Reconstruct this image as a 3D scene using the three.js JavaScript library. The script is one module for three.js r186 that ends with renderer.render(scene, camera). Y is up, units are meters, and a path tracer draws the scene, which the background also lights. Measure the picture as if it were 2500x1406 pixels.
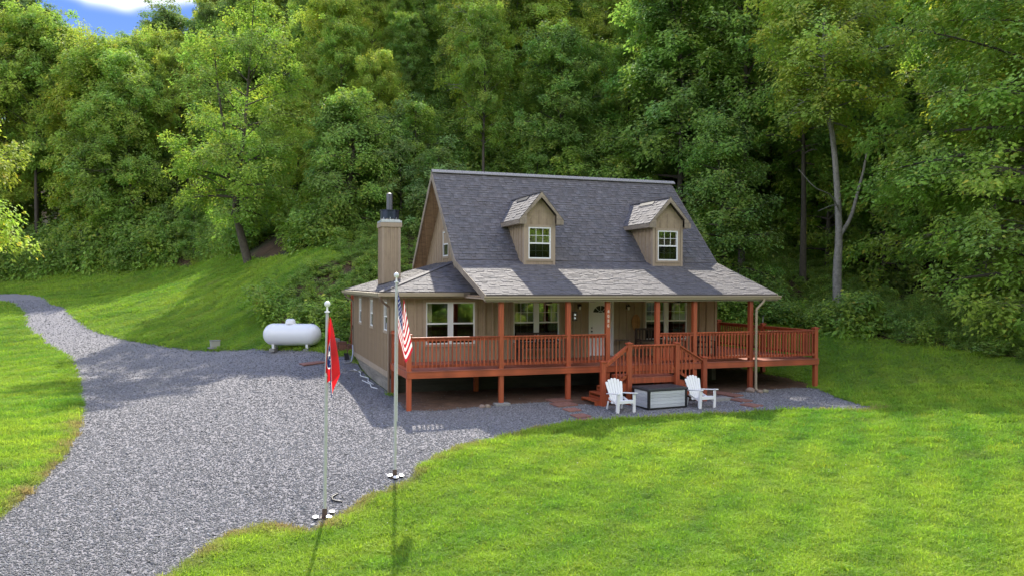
import * as THREE from 'three';
import { mergeGeometries } from 'three/addons/utils/BufferGeometryUtils.js';
import { ImprovedNoise } from 'three/addons/math/ImprovedNoise.js';
import { TextGeometry } from 'three/addons/geometries/TextGeometry.js';
import { FontLoader } from 'three/addons/loaders/FontLoader.js';
import { RoundedBoxGeometry } from 'three/addons/geometries/RoundedBoxGeometry.js';

// ---------- camera, sky, sun, exposure ----------
const scene = new THREE.Scene();
const V3 = THREE.Vector3, V = (x, y, z) => new V3(x, y, z);
const EYE = V(-4.728, 3.9994, 23.6574), YAW = 0.32731, PITCH = -0.00597, ROLL = 0.00362;
const camera = new THREE.PerspectiveCamera(39.5, 2500 / 1406, 0.3, 3000);
{
  const s = Math.sin(YAW), c = Math.cos(YAW);
  const f = V(s * Math.cos(PITCH), Math.sin(PITCH), -c * Math.cos(PITCH)), r = V(c, 0, s), u = V().crossVectors(r, f);
  const r2 = r.clone().multiplyScalar(Math.cos(ROLL)).addScaledVector(u, Math.sin(ROLL)), u2 = u.clone().multiplyScalar(Math.cos(ROLL)).addScaledVector(r, -Math.sin(ROLL));
  camera.position.copy(EYE);
  camera.quaternion.setFromRotationMatrix(new THREE.Matrix4().makeBasis(r2, u2, f.clone().negate()));
}
const renderer = new THREE.WebGLRenderer({ antialias: true });
renderer.setSize(1024, 575);
renderer.toneMapping = THREE.LinearToneMapping;
renderer.toneMappingExposure = 1.8;
renderer.shadowMap.enabled = true;

const SUN_EL = 39.8 * Math.PI / 180, SUN_DIR = V(0.19 * Math.cos(SUN_EL), Math.sin(SUN_EL), -0.982 * Math.cos(SUN_EL)).normalize();
const sun = new THREE.DirectionalLight(new THREE.Color().setRGB(1, 0.93, 0.8), 5.0);
sun.position.copy(SUN_DIR).multiplyScalar(120); sun.castShadow = true; sun.shadow.radius = 1.2;
sun.shadow.camera.left = sun.shadow.camera.bottom = -70; sun.shadow.camera.right = sun.shadow.camera.top = 70; sun.shadow.camera.far = 300;
sun.shadow.mapSize.set(4096, 4096);
scene.add(sun, sun.target);

const perlin = new ImprovedNoise();
const N3 = (x, y, z) => perlin.noise(x, y, z);
function fbm(x, y, z, o = 4) { let a = 0.5, s = 0; for (let i = 0; i < o; i++) { s += a * N3(x, y, z); x = x * 2.03 + 7.1; y = y * 2.03 + 3.7; z = z * 2.03 + 1.3; a *= 0.5; } return s; }
let seed = 12345;
function rng(s) { let a = s >>> 0; return () => { a = (a + 0x6D2B79F5) | 0; let t = Math.imul(a ^ (a >>> 15), 1 | a); t = (t + Math.imul(t ^ (t >>> 7), 61 | t)) ^ t; return ((t ^ (t >>> 14)) >>> 0) / 4294967296; }; }
const clamp = (x, a = 0, b = 1) => Math.min(b, Math.max(a, x)), lerp = (a, b, t) => a + (b - a) * t, smooth = (a, b, x) => { const t = clamp((x - a) / (b - a)); return t * t * (3 - 2 * t); };

// the sky: blue air with broken fair-weather cloud, the same all round
{
  const w = 1024, h = 512, d = new Float32Array(w * h * 4);
  for (let j = 0; j < h; j++) {
    const el = ((j + 0.5) / h - 0.5) * Math.PI, y = Math.sin(el), up = Math.max(y, 0);
    for (let i = 0; i < w; i++) {
      const az = ((i + 0.5) / w - 0.5) * 2 * Math.PI, cx = Math.cos(el) * Math.cos(az), cz = Math.cos(el) * Math.sin(az);
      const g = Math.pow(1 - up, 5);
      let r = lerp(0.055, 0.4, g), gg = lerp(0.16, 0.54, g), b = lerp(0.52, 0.72, g);
      const k = 1 / (up + 0.22), n = fbm(cx * k * 1.15 + 14.8, cz * k * 1.15 + 14.76, 2.5, 6) + 0.07 * fbm(cx * k * 7, cz * k * 7, 9, 3);
      const c = smooth(-0.085, 0.03, n) * smooth(-0.02, 0.1, y), cl = 1.3 + 0.3 * smooth(0.1, 0.35, n);
      r = lerp(r, cl, c * 0.93); gg = lerp(gg, cl * 1.0, c * 0.93); b = lerp(b, cl * 1.03, c * 0.93);
      if (y < 0) { r = 0.25; gg = 0.3; b = 0.3; }
      const o = (j * w + i) * 4; d[o] = r * SKY_K(); d[o + 1] = gg * SKY_K(); d[o + 2] = b * SKY_K(); d[o + 3] = 1;
    }
  }
  function SKY_K() { return 1.02; }
  const t = new THREE.DataTexture(d, w, h, THREE.RGBAFormat, THREE.FloatType);
  t.mapping = THREE.EquirectangularReflectionMapping; t.magFilter = THREE.LinearFilter; t.needsUpdate = true;
  scene.background = t; scene.environment = t;
}

// ---------- naming helpers ----------
const used = {};
function numbered(name) { const n = used[name] = (used[name] ?? -1) + 1; return n ? `${name}_${String(n).padStart(3, '0')}` : name; }
function tag(o, label, category, group, kind) { if (label) o.userData.label = label; if (category) o.userData.category = category; if (group) o.userData.group = group; if (kind) o.userData.kind = kind; return o; }
function shad(o) { o.castShadow = true; o.receiveShadow = true; return o; }
function thing(name, label, category, at = [0, 0, 0], turn = 0, group) {
  const o = new THREE.Group(); o.name = numbered(name); o.position.set(...at); o.rotation.y = turn; scene.add(o);
  return tag(o, label, category, group);
}
function part(name, geo, m, parent = scene) { const o = shad(new THREE.Mesh(geo, m)); o.name = parent === scene ? numbered(name) : name; parent.add(o); return o; }
function struct(name, geo, m) { const o = part(name, geo, m); o.userData.kind = 'structure'; return o; }
function copyOf(root, label, group) { const r = root.clone(); r.name = numbered(root.name.replace(/_\d{3}$/, '')); r.userData = { ...root.userData }; if (label) r.userData.label = label; if (group) r.userData.group = group; scene.add(r); return r; }

// ---------- textures and materials ----------
function noiseTex(size, fn, srgb = true) {   // fn(u, v) in 0..1, made tileable by the caller's periodic noise
  const d = new Uint8Array(size * size * 4);
  for (let j = 0; j < size; j++) for (let i = 0; i < size; i++) { const c = fn(i / size, j / size); const o = (j * size + i) * 4; for (let k = 0; k < 3; k++) d[o + k] = clamp(c[k] ?? c[0]) * 255; d[o + 3] = 255; }
  const t = new THREE.DataTexture(d, size, size, THREE.RGBAFormat); t.wrapS = t.wrapT = THREE.RepeatWrapping; t.magFilter = THREE.LinearFilter; t.minFilter = THREE.LinearMipmapLinearFilter; t.generateMipmaps = true;
  if (srgb) t.colorSpace = THREE.SRGBColorSpace; t.needsUpdate = true; return t;
}
function tile(u, v, f, z) {   // tileable noise of f cycles
  const a = u * 2 * Math.PI, b = v * 2 * Math.PI, k = f / (2 * Math.PI);
  return N3(Math.cos(a) * k + 31.7, Math.sin(a) * k + 5.3 + z * 13.1, Math.cos(b) * k * 1.001 + Math.sin(b) * k * 2.13 + z);
}
const grainTex = noiseTex(256, (u, v) => { const g = 0.86 + 0.16 * tile(u, v * 0.0 + Math.floor(v * 1) , 40, 2) + 0.10 * tile(u, v, 6, 5) + 0.08 * tile(u, v, 60, 1); return [g, g, g]; });
const grainTexH = noiseTex(256, (u, v) => { const g = 0.9 + 0.12 * tile(u * 0, v, 30, 2) + 0.08 * tile(u, v, 6, 5) + 0.06 * tile(u, v, 50, 1); return [g, g, g]; });
const softTex = noiseTex(256, (u, v) => { const g = 0.93 + 0.05 * tile(u, v * 0, 40, 2) + 0.06 * tile(u, v, 6, 5) + 0.04 * tile(u, v, 40, 1); return [g, g, g]; });
const mottleTex = noiseTex(256, (u, v) => { const g = 0.88 + 0.14 * tile(u, v, 5, 3) + 0.12 * tile(u, v, 17, 8) + 0.08 * tile(u, v, 50, 4); return [g, g, g]; });
function mat(r, g, b, rough = 0.8, o = {}) { return new THREE.MeshStandardMaterial({ color: new THREE.Color().setRGB(r, g, b), roughness: rough, ...o }); }
function phys(r, g, b, rough, o) { return new THREE.MeshPhysicalMaterial({ color: new THREE.Color().setRGB(r, g, b), roughness: rough, ...o }); }
const M = {
  siding: [0.96, 1.0, 1.05].map((k) => mat(0.41 * k, 0.312 * k, 0.212 * k, 0.85, { map: softTex })),
  trim: mat(0.43, 0.335, 0.24, 0.75, { map: softTex }),
  soffit: mat(0.5, 0.34, 0.21, 0.8, { map: grainTex }),
  fascia: mat(0.36, 0.29, 0.215, 0.7, { map: mottleTex }),
  gutterBrown: mat(0.2, 0.15, 0.105, 0.5), foundationShade: mat(0.09, 0.085, 0.07, 0.95, { map: mottleTex }),  // second is the foundation tone darkened, shade under the deck put into colour
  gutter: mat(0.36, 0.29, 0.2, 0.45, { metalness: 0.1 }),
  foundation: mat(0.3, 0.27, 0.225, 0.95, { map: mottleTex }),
  stain: [0.78, 0.92, 1.0, 1.08, 1.2].map((k, i) => mat(0.52 * k, (0.105 + 0.005 * (i % 3)) * k, 0.04 * k, 0.55, { map: grainTex })),
  floor: [0.9, 1.0, 1.1].map((k) => mat(0.48 * k, 0.14 * k, 0.085 * k, 0.5, { map: grainTex })),
  vinyl: mat(0.8, 0.8, 0.78, 0.45),
  door: mat(0.86, 0.87, 0.89, 0.4),
  pane: phys(1, 1, 1, 0.02, { transmission: 1, thickness: 0, ior: 2.0 }),
  screen: phys(0.42, 0.44, 0.46, 0.06, { transmission: 1, thickness: 0, ior: 1.5 }),
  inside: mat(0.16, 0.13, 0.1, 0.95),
  curtain: mat(0.75, 0.72, 0.6, 0.95),
  black: mat(0.02, 0.02, 0.022, 0.45, { metalness: 0.3 }),
  darkMetal: mat(0.05, 0.05, 0.058, 0.4, { metalness: 0.6 }),
  galv: mat(0.6, 0.62, 0.66, 0.4, { metalness: 0.6 }),
  white: mat(0.82, 0.82, 0.82, 0.35),
  tank: phys(0.83, 0.84, 0.86, 0.35, { clearcoat: 0.3, clearcoatRoughness: 0.3 }),
  pole: mat(0.5, 0.51, 0.5, 0.45, { metalness: 0.15 }),
  concrete: mat(0.36, 0.35, 0.33, 0.95, { map: mottleTex }),
  paver: [0.9, 1.0, 1.15].map((k) => mat(0.34 * k, 0.16 * k, 0.12 * k, 0.9, { map: mottleTex })),
  darkWood: mat(0.07, 0.04, 0.028, 0.7, { map: grainTex }),
  brownWood: mat(0.2, 0.09, 0.05, 0.7, { map: grainTex }),
  bark: mat(0.12, 0.1, 0.08, 0.95, { map: mottleTex }), paleBark: mat(0.34, 0.32, 0.29, 0.9, { map: mottleTex }), darkBark: mat(0.06, 0.05, 0.04, 0.95, { map: mottleTex }),
};
const boxCache = {};
function boxG(w, h, d) { const k = `${w.toFixed(3)},${h.toFixed(3)},${d.toFixed(3)}`; return boxCache[k] ??= new THREE.BoxGeometry(w, h, d); }
const at = (g, x, y, z, rx = 0, ry = 0, rz = 0) => { const c = g.clone(); if (rx) c.rotateX(rx); if (ry) c.rotateY(ry); if (rz) c.rotateZ(rz); return c.translate(x, y, z); };
const bx = (x0, x1, y0, y1, z0, z1) => new THREE.BoxGeometry(x1 - x0, y1 - y0, z1 - z0).translate((x0 + x1) / 2, (y0 + y1) / 2, (z0 + z1) / 2);
const clean = (g) => { const n = g.index ? g.toNonIndexed() : g; for (const k of Object.keys(n.attributes)) if (!['position', 'normal', 'uv'].includes(k)) n.deleteAttribute(k); return n; };
const merge = (list) => mergeGeometries(list.map(clean));
function bar(a, b, r, seg = 8, r2 = r) { const l = a.distanceTo(b), g = new THREE.CylinderGeometry(r2, r, l, seg); g.translate(0, l / 2, 0); g.applyQuaternion(new THREE.Quaternion().setFromUnitVectors(V(0, 1, 0), b.clone().sub(a).normalize())); return g.translate(a.x, a.y, a.z); }
function tube(pts, r, seg = 6, n) { return new THREE.TubeGeometry(new THREE.CatmullRomCurve3(pts.map((p) => V(...p)), false, 'catmullrom', 0.3), n ?? pts.length * 6, r, seg); }
function placed(name, w, h, d, x, y, z, m, parent, ry = 0, rx = 0, rz = 0) { const o = part(name, boxG(w, h, d), m, parent); o.position.set(x, y, z); o.rotation.set(rx, ry, rz); return o; }

// ---------- terrain: a smooth sheet through surveyed heights (x, y, z) ----------
const SURVEY = [[-3.26, -0.33, 8.71], [-1.65, -0.08, 6.98], [-7.84, -0.04, 11.01], [-5.63, -0.36, 10.71], [-0.86, -0.38, 12.32], [3.22, -0.22, 14.13], [5.47, 0.01, 15.53], [10.1, 0.29, 11.82], [14.73, 0.74, 8.11], [21.21, 1.22, 2.91], [18.71, 1.95, -4.28], [19.88, 1.69, -1.24], [-8.6, 0.06, 7.9], [-14.78, 0.13, -17.22], [-20.03, 1.98, -38.55], [-22.29, 2.47, -47.77], [-27.96, 3.86, -70.83], [-13.88, 5.06, -57.61], [-8.31, 5.38, -51.49], [-4.36, 5.27, -32.2], [-10.8, 1.09, -23.27], [-6.67, 0.77, -17.11], [-3.75, 0.92, -15.07], [-2.47, 1.01, -13.58], [-9.89, 0.1, -6.59], [-12.15, 0.5, -17.39], [-16.71, 2.1, -34.26], [-1.15, 5.14, -22.66], [-2.46, 2.94, -18.86], [-5.49, 2.83, -23.59], [-8.99, 2.74, -27.95], [-11.64, 2.67, -31.48], [2.71, 5.77, -22.41], [0.65, 3.67, -18.87], [24.53, 4.09, -12.88], [22.87, 2.29, -8.15], [32.72, 4.12, -12.74], [25.84, 2.24, -0.8], [16.68, 2.24, -8.67], [38.81, 6.3, -11.21], [0, 0.14, 0], [5, 0.24, 0], [12, 0.3, 0], [15, 0.27, 0], [0, 0.33, -3], [0, 0.55, -10], [7, 0.33, -3], [12.5, 0.5, -6], [16, 0.75, -6.5], [7, 0.8, -12], [12.5, 0.9, -12], [0, 0, 3.4], [6, 0.18, 2], [8.3, 0.18, 2], [10.5, 0.18, 2], [3, 0.02, 4], [7, 2.4, -16], [7, 6.3, -23], [20, 2.6, -13], [7, 14, -36], [7, 30, -62], [-5, -1.6, 40], [-40, 0, 25], [40, 3, 15], [20, -1.5, 45], [-40, 4, 80], [40, 4, 90], [-47.58, 14, -96.5], [-56, 24, -116], [-33.06, 7.5, -91.57], [-13.71, 13, -85], [5.65, 29, -78.43], [29.84, 40, -70.21], [54.03, 40, -62], [78.64, 36, -43.08], [88.73, 25, -29.1], [-61.4, 22, -206.79], [-3.34, 45, -187.08], [64.41, 85, -164.08], [171.28, 75, -117.24], [-100.11, 18, -219.93]];
const TPS = (() => {   // thin plate spline
  const n = SURVEY.length, sc = 30, P = SURVEY.map((q) => [q[0] / sc, q[2] / sc]), phi = (r2) => r2 > 0 ? r2 * Math.log(r2 + 1e-12) : 0;
  const A = [];
  for (let i = 0; i < n + 3; i++) {
    const row = new Float64Array(n + 4);
    if (i < n) { for (let j = 0; j < n; j++) row[j] = phi((P[i][0] - P[j][0]) ** 2 + (P[i][1] - P[j][1]) ** 2) + (i === j ? 0.003 : 0); row[n] = 1; row[n + 1] = P[i][0]; row[n + 2] = P[i][1]; row[n + 3] = SURVEY[i][1]; }
    else for (let j = 0; j < n; j++) row[j] = i === n ? 1 : P[j][i - n - 1];
    A.push(row);
  }
  const m = n + 3;
  for (let c = 0; c < m; c++) {
    let b = c; for (let r = c + 1; r < m; r++) if (Math.abs(A[r][c]) > Math.abs(A[b][c])) b = r;
    [A[c], A[b]] = [A[b], A[c]];
    for (let r = c + 1; r < m; r++) { const f = A[r][c] / A[c][c]; if (f) for (let k = c; k <= m; k++) A[r][k] -= f * A[c][k]; }
  }
  const w = new Float64Array(m);
  for (let c = m - 1; c >= 0; c--) { let s = A[c][m]; for (let k = c + 1; k < m; k++) s -= A[c][k] * w[k]; w[c] = s / A[c][c]; }
  return (x, z) => { x /= sc; z /= sc; let s = w[n] + w[n + 1] * x + w[n + 2] * z; for (let i = 0; i < n; i++) { const r2 = (x - P[i][0]) ** 2 + (z - P[i][1]) ** 2; s += w[i] * phi(r2); } return s; };
})();
function heightFar(x, z) {
  const r = Math.hypot(x - 5, z + 30), k = r > 190 ? 190 / r : 1;
  return TPS(5 + (x - 5) * k, -30 + (z + 30) * k) + (r > 190 ? (r - 190) * 0.02 : 0);
}
const HG = { x0: -62, z0: -112, s: 0.5, w: 281, h: 301 };
HG.v = new Float32Array(HG.w * HG.h); for (let j = 0; j < HG.h; j++) for (let i = 0; i < HG.w; i++) HG.v[j * HG.w + i] = heightFar(HG.x0 + i * HG.s, HG.z0 + j * HG.s);
function height(x, z) {
  const u = (x - HG.x0) / HG.s, v = (z - HG.z0) / HG.s, i = Math.floor(u), j = Math.floor(v);
  if (i < 0 || j < 0 || i >= HG.w - 1 || j >= HG.h - 1) return heightFar(x, z);
  const a = u - i, b = v - j, o = j * HG.w + i; return (HG.v[o] * (1 - a) + HG.v[o + 1] * a) * (1 - b) + (HG.v[o + HG.w] * (1 - a) + HG.v[o + HG.w + 1] * a) * b;
}
const depthOf = (x, z) => (x - EYE.x) * Math.sin(YAW) - (z - EYE.z) * Math.cos(YAW);

// outlines in metres
function smoothLine(pts, n) { return new THREE.CatmullRomCurve3(pts.map((p) => V(p[0], 0, p[1])), false, 'centripetal').getPoints(n).map((p) => [p.x, p.z]); }
const ROAD_R = [[-48, -74], [-25.3, -60], [-22.8, -57.6], [-20.3, -52.9], [-16.35, -38.5], [-13.35, -28.06], [-11.96, -25.13], [-10.79, -23.2], [-9.43, -20.66], [-8.24, -18.86], [-7.24, -17.66], [-6.29, -16.76], [-5.19, -16.03], [-3.75, -14.97], [-2.47, -13.58], [-1.39, -12.63], [-0.63, -11.7]];
const ROAD_L = [[-48, -66], [-22, -46.58], [-20.05, -41.74], [-17.45, -32.5], [-16.38, -28.67], [-15.2, -25.56], [-14.22, -23.14], [-13.04, -20.34], [-11.93, -16.45], [-11.17, -13], [-9.9, -6.62], [-9.22, -2.61], [-8.87, -0.36], [-8.61, 1.98], [-8.48, 3.82], [-8.45, 5.14], [-8.5, 6.27], [-8.52, 7.27], [-8.57, 8.03], [-8.9, 9.6], [-9.6, 14]];
const FRONT = [[-7.2, 14.5], [-6.1, 11.7], [-5.64, 10.87], [-5.41, 10.36], [-5.08, 9.64], [-4.79, 9.17], [-4.49, 8.88], [-4.18, 8.92], [-3.94, 9.06], [-3.64, 9.27], [-3.43, 9.27], [-2.99, 8.79], [-2.55, 8.3], [-2.07, 7.8], [-1.56, 7.49], [-1.21, 7.05], [-0.72, 6.01], [-0.24, 5.42], [0.4, 4.71], [0.95, 4.44], [1.48, 4.22], [2.18, 3.7], [3.2, 3.2], [4.24, 3.02], [5.29, 3.14], [6.54, 3.28], [7.84, 3.36], [9.19, 3.46], [10.42, 3.74], [11.4, 4.28], [11.92, 4.82], [12.34, 5.25], [12.7, 5.34]];
const RIGHT = [[12.7, 5.34], [13.0, 4.75], [13.38, 3.74], [14.12, 2], [14.95, 0.1]];
const SOIL = [[0.1, -0.3], [0.85, 0.02], [2.04, -0.1], [3.38, -0.12], [4.5, -0.1], [5.18, 0.4], [5.99, 1.0], [7.21, 1.0], [9.41, 0.8], [10.75, 0.25], [12.24, -0.1], [13.72, -0.5], [14.6, -0.3]];
const wob = (line, k = 0.07, f = 2.3) => line.map(([x, z]) => [x + k * fbm(x * f, z * f, 3.3, 3) * 2, z + k * fbm(x * f, z * f, 8.8, 3) * 2]);
const GRAVEL = wob([...smoothLine(ROAD_R, 120), [-0.1, -11.7], [-0.1, -2.9], [0.1, -1.6], ...smoothLine(SOIL, 60), ...smoothLine(RIGHT, 20).reverse(), ...smoothLine(FRONT, 160).reverse(), ...smoothLine(ROAD_L, 120).reverse()]);
const SOILPOLY = [...smoothLine(SOIL, 60).map(([x, z]) => [x, z + 0.12]), [15, -0.2], [15.05, -1.5], [14.85, -3.2], [15.1, -5], [15, -6.5], [12.5, -6.5], [12.5, -2.9], [0, -2.9], [0, -0.3]];
const LAWN = [[-90, -85], [-28, -70.9], [-25.3, -68.7], [-23.4, -66.6], [-21, -65.5], [-17.5, -61.3], [-13.9, -57.8], [-11.3, -55.5], [-7.6, -50.5], [-4.6, -35.2], [-3.4, -29.6], [-2, -27], [0.6, -24.6], [0.8, -22.2], [-0.6, -21.7], [-1.7, -21.1], [-2.8, -20.2], [-3.6, -18.9], [-3.3, -17.5], [-2.6, -16.4], [-1.2, -15], [0, -13], [13, -13], [15, -10], [18.9, -7.5], [18.9, -4.4], [19.4, -2.9], [19.9, -1.3], [20.6, 0], [21.1, 1.4], [21.5, 2.8], [24, 8], [32, 18], [60, 40], [60, 75], [-90, 75]];
function inside(poly, x, z) { let c = false; for (let i = 0, j = poly.length - 1; i < poly.length; j = i++) { const [xi, zi] = poly[i], [xj, zj] = poly[j]; if ((zi > z) !== (zj > z) && x < (xj - xi) * (z - zi) / (zj - zi) + xi) c = !c; } return c; }
function masked(poly) {   // inside(), with whole cells remembered
  let x0 = 1e9, z0 = 1e9; for (const [x, z] of poly) { x0 = Math.min(x0, x); z0 = Math.min(z0, z); }
  const st = 0.5, edge = new Set(), known = new Map(), key = (i, j) => i * 4096 + j;
  for (let i = 0; i < poly.length; i++) { const [ax, az] = poly[i], [cx, cz] = poly[(i + 1) % poly.length], k = Math.ceil(Math.hypot(cx - ax, cz - az) / st * 6) + 1; for (let t = 0; t <= k; t++) { const u = (lerp(ax, cx, t / k) - x0) / st, v = (lerp(az, cz, t / k) - z0) / st; for (const [du, dv] of [[0, 0], [0.1, 0], [-0.1, 0], [0, 0.1], [0, -0.1]]) edge.add(key(Math.floor(u + du), Math.floor(v + dv))); } }
  return (x, z) => { const i = Math.floor((x - x0) / st), j = Math.floor((z - z0) / st); if (i < 0 || j < 0) return false; const k = key(i, j); if (edge.has(k)) return inside(poly, x, z); let r = known.get(k); if (r === undefined) known.set(k, r = inside(poly, x, z)); return r; };
}
const inGravel = masked(GRAVEL), inSoil = masked(SOILPOLY), inLawn = masked(LAWN);
function distTo(poly, x, z) { let b = 1e9; for (let i = 0; i + 1 < poly.length; i++) { const [x0, z0] = poly[i], [x1, z1] = poly[i + 1], dx = x1 - x0, dz = z1 - z0, t = clamp(((x - x0) * dx + (z - z0) * dz) / (dx * dx + dz * dz + 1e-9)); b = Math.min(b, Math.hypot(x - x0 - t * dx, z - z0 - t * dz)); } return b; }
const underHouse = (x, z) => (x > -0.05 && x < 12.7 && z < -2.85 && z > -12);

function lawnTint(x, z) {   // drier and fresher patches and mower lanes: [r, g, b]
  const p = fbm(x * 0.16, z * 0.16, 1.5, 4), q = fbm(x * 0.9, z * 0.9, 5.5, 3), lane = Math.sin((x * 0.5 + z * 0.86 + 0.02 * x * x) * 4.2 + p * 2.5);
  const k = 0.47 + p * 0.6 + q * 0.45 + lane * 0.15;
  return [lerp(0.12, 0.38, clamp(k)), lerp(0.29, 0.5, clamp(k)), lerp(0.022, 0.045, clamp(k))];
}
// the ground, one sheet to the horizon
{
  const n = 300, pos = [], uv = [], col = [], idx = [], warp = (s) => 62 * s + 900 * s ** 7;
  for (let j = 0; j <= n; j++) for (let i = 0; i <= n; i++) {
    const x = 5 + warp(i / n * 2 - 1), z = -22 + warp(j / n * 2 - 1);
    pos.push(x, height(x, z), z); uv.push(x / 3, z / 3);
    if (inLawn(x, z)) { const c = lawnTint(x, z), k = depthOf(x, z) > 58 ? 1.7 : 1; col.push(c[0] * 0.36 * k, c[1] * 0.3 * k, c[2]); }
    else { const k = 0.8 + fbm(x * 0.5, z * 0.5, 2, 3), g = smooth(-0.05, 0.25, fbm(x * 0.35, z * 0.35, 7, 3)); col.push(lerp(0.13, 0.05, g) * k, lerp(0.075, 0.065, g) * k, lerp(0.042, 0.025, g) * k); }
  }
  for (let j = 0; j < n; j++) for (let i = 0; i < n; i++) { const a = j * (n + 1) + i; idx.push(a, a + n + 1, a + 1, a + 1, a + n + 1, a + n + 2); }
  const g = new THREE.BufferGeometry(); g.setAttribute('position', new THREE.Float32BufferAttribute(pos, 3)); g.setAttribute('uv', new THREE.Float32BufferAttribute(uv, 2)); g.setAttribute('color', new THREE.Float32BufferAttribute(col, 3)); g.setIndex(idx); g.computeVertexNormals();
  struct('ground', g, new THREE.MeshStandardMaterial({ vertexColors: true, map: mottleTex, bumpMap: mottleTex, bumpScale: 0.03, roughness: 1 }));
}
// sheets laid on the ground, cut to an outline
function sheet(poly, step, lift, uvScale) {
  let x0 = 1e9, x1 = -1e9, z0 = 1e9, z1 = -1e9; for (const [x, z] of poly) { x0 = Math.min(x0, x); x1 = Math.max(x1, x); z0 = Math.min(z0, z); z1 = Math.max(z1, z); }
  const pos = [], uv = [], put = (x, z) => { pos.push(x, height(x, z) + lift, z); uv.push(x / uvScale, z / uvScale); };
  const edgeCells = new Set(); for (let i = 0; i < poly.length; i++) { const [ax, az] = poly[i], [bx_, bz] = poly[(i + 1) % poly.length], l = Math.hypot(bx_ - ax, bz - az), k = Math.ceil(l / step * 4) + 1; for (let t = 0; t <= k; t++) edgeCells.add(Math.floor((lerp(ax, bx_, t / k) - x0) / step) + ',' + Math.floor((lerp(az, bz, t / k) - z0) / step)); }
  const cut = (p, a, keep) => { const o = []; for (let i = 0; i < p.length; i++) { const c = p[i], n = p[(i + 1) % p.length], kc = keep(c), kn = keep(n); if (kc >= 0) o.push(c); if ((kc >= 0) !== (kn >= 0)) { const t = kc / (kc - kn); o.push([lerp(c[0], n[0], t), lerp(c[1], n[1], t)]); } } return o; };
  for (let j = 0; z0 + j * step < z1; j++) for (let i = 0; x0 + i * step < x1; i++) {
    const a = x0 + i * step, b = a + step, c = z0 + j * step, d = c + step;
    if (!edgeCells.has(i + ',' + j)) { if (inside(poly, (a + b) / 2, (c + d) / 2)) { put(a, c); put(a, d); put(b, c); put(b, c); put(a, d); put(b, d); } continue; }
    const near = poly; let p = cut(near, 0, (q) => q[0] - a); p = cut(p, 0, (q) => b - q[0]); p = cut(p, 0, (q) => q[1] - c); p = cut(p, 0, (q) => d - q[1]);
    if (p.length < 3) continue;
    const pts = p.map((q) => new THREE.Vector2(q[0], q[1]));
    for (const f of THREE.ShapeUtils.triangulateShape(pts, [])) { const [q0, q1, q2] = f.map((k) => p[k]); const s = (q1[0] - q0[0]) * (q2[1] - q0[1]) - (q1[1] - q0[1]) * (q2[0] - q0[0]); for (const q of s > 0 ? [q0, q2, q1] : [q0, q1, q2]) put(q[0], q[1]); }
  }
  const g = new THREE.BufferGeometry(); g.setAttribute('position', new THREE.Float32BufferAttribute(pos, 3)); g.setAttribute('uv', new THREE.Float32BufferAttribute(uv, 2));
  const nn = new Float32Array(pos.length); for (let k = 0; k < pos.length; k += 3) { const x = pos[k], z = pos[k + 2], e = 0.2, hx = (height(x + e, z) - height(x - e, z)) / (2 * e), hz = (height(x, z + e) - height(x, z - e)) / (2 * e), l = Math.hypot(hx, 1, hz); nn[k] = -hx / l; nn[k + 1] = 1 / l; nn[k + 2] = -hz / l; }
  g.setAttribute('normal', new THREE.BufferAttribute(nn, 3)); return g;
}
{
  // broken stone: cells of differing grey
  const cells = []; const r = rng(5); for (let i = 0; i < 900; i++) cells.push([r(), r(), 0.4 + r() * 0.6, r()]);
  const grid = {}; cells.forEach((c, i) => { (grid[Math.floor(c[0] * 24) + ',' + Math.floor(c[1] * 24)] ??= []).push(i); });
  const look = (u, v) => { let b1 = 9, b2 = 9, id = 0; const gu = Math.floor(u * 24), gv = Math.floor(v * 24); for (let a = -2; a <= 2; a++) for (let c = -2; c <= 2; c++) for (const i of grid[((gu + a + 24) % 24) + ',' + ((gv + c + 24) % 24)] ?? []) { let du = Math.abs(cells[i][0] - u), dv = Math.abs(cells[i][1] - v); du = Math.min(du, 1 - du); dv = Math.min(dv, 1 - dv); const d = Math.hypot(du, dv); if (d < b1) { b2 = b1; b1 = d; id = i; } else if (d < b2) b2 = d; } return [b1, b2, id]; };
  const H = noiseTex(512, (u, v) => { const [a, b, i] = look(u, v), e = clamp((b - a) * 40); return [e * (0.5 + 0.5 * cells[i][3])]; }, false);
  const Cc = noiseTex(512, (u, v) => { const [a, b, i] = look(u, v), k = 0.35 + 0.24 * cells[i][2]; return [k, k * 0.99, k * 1.01]; });
  const m = new THREE.MeshStandardMaterial({ color: new THREE.Color().setRGB(1, 0.985, 1), map: Cc, bumpMap: H, bumpScale: 0.015, roughness: 0.95 });
  struct('gravel_drive', sheet(GRAVEL, 0.25, 0.012, 0.8), m);
  struct('bare_soil', sheet(SOILPOLY, 0.25, 0.02, 2), mat(0.17, 0.095, 0.06, 1, { map: mottleTex, bumpMap: mottleTex, bumpScale: 0.05 }));
}
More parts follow.
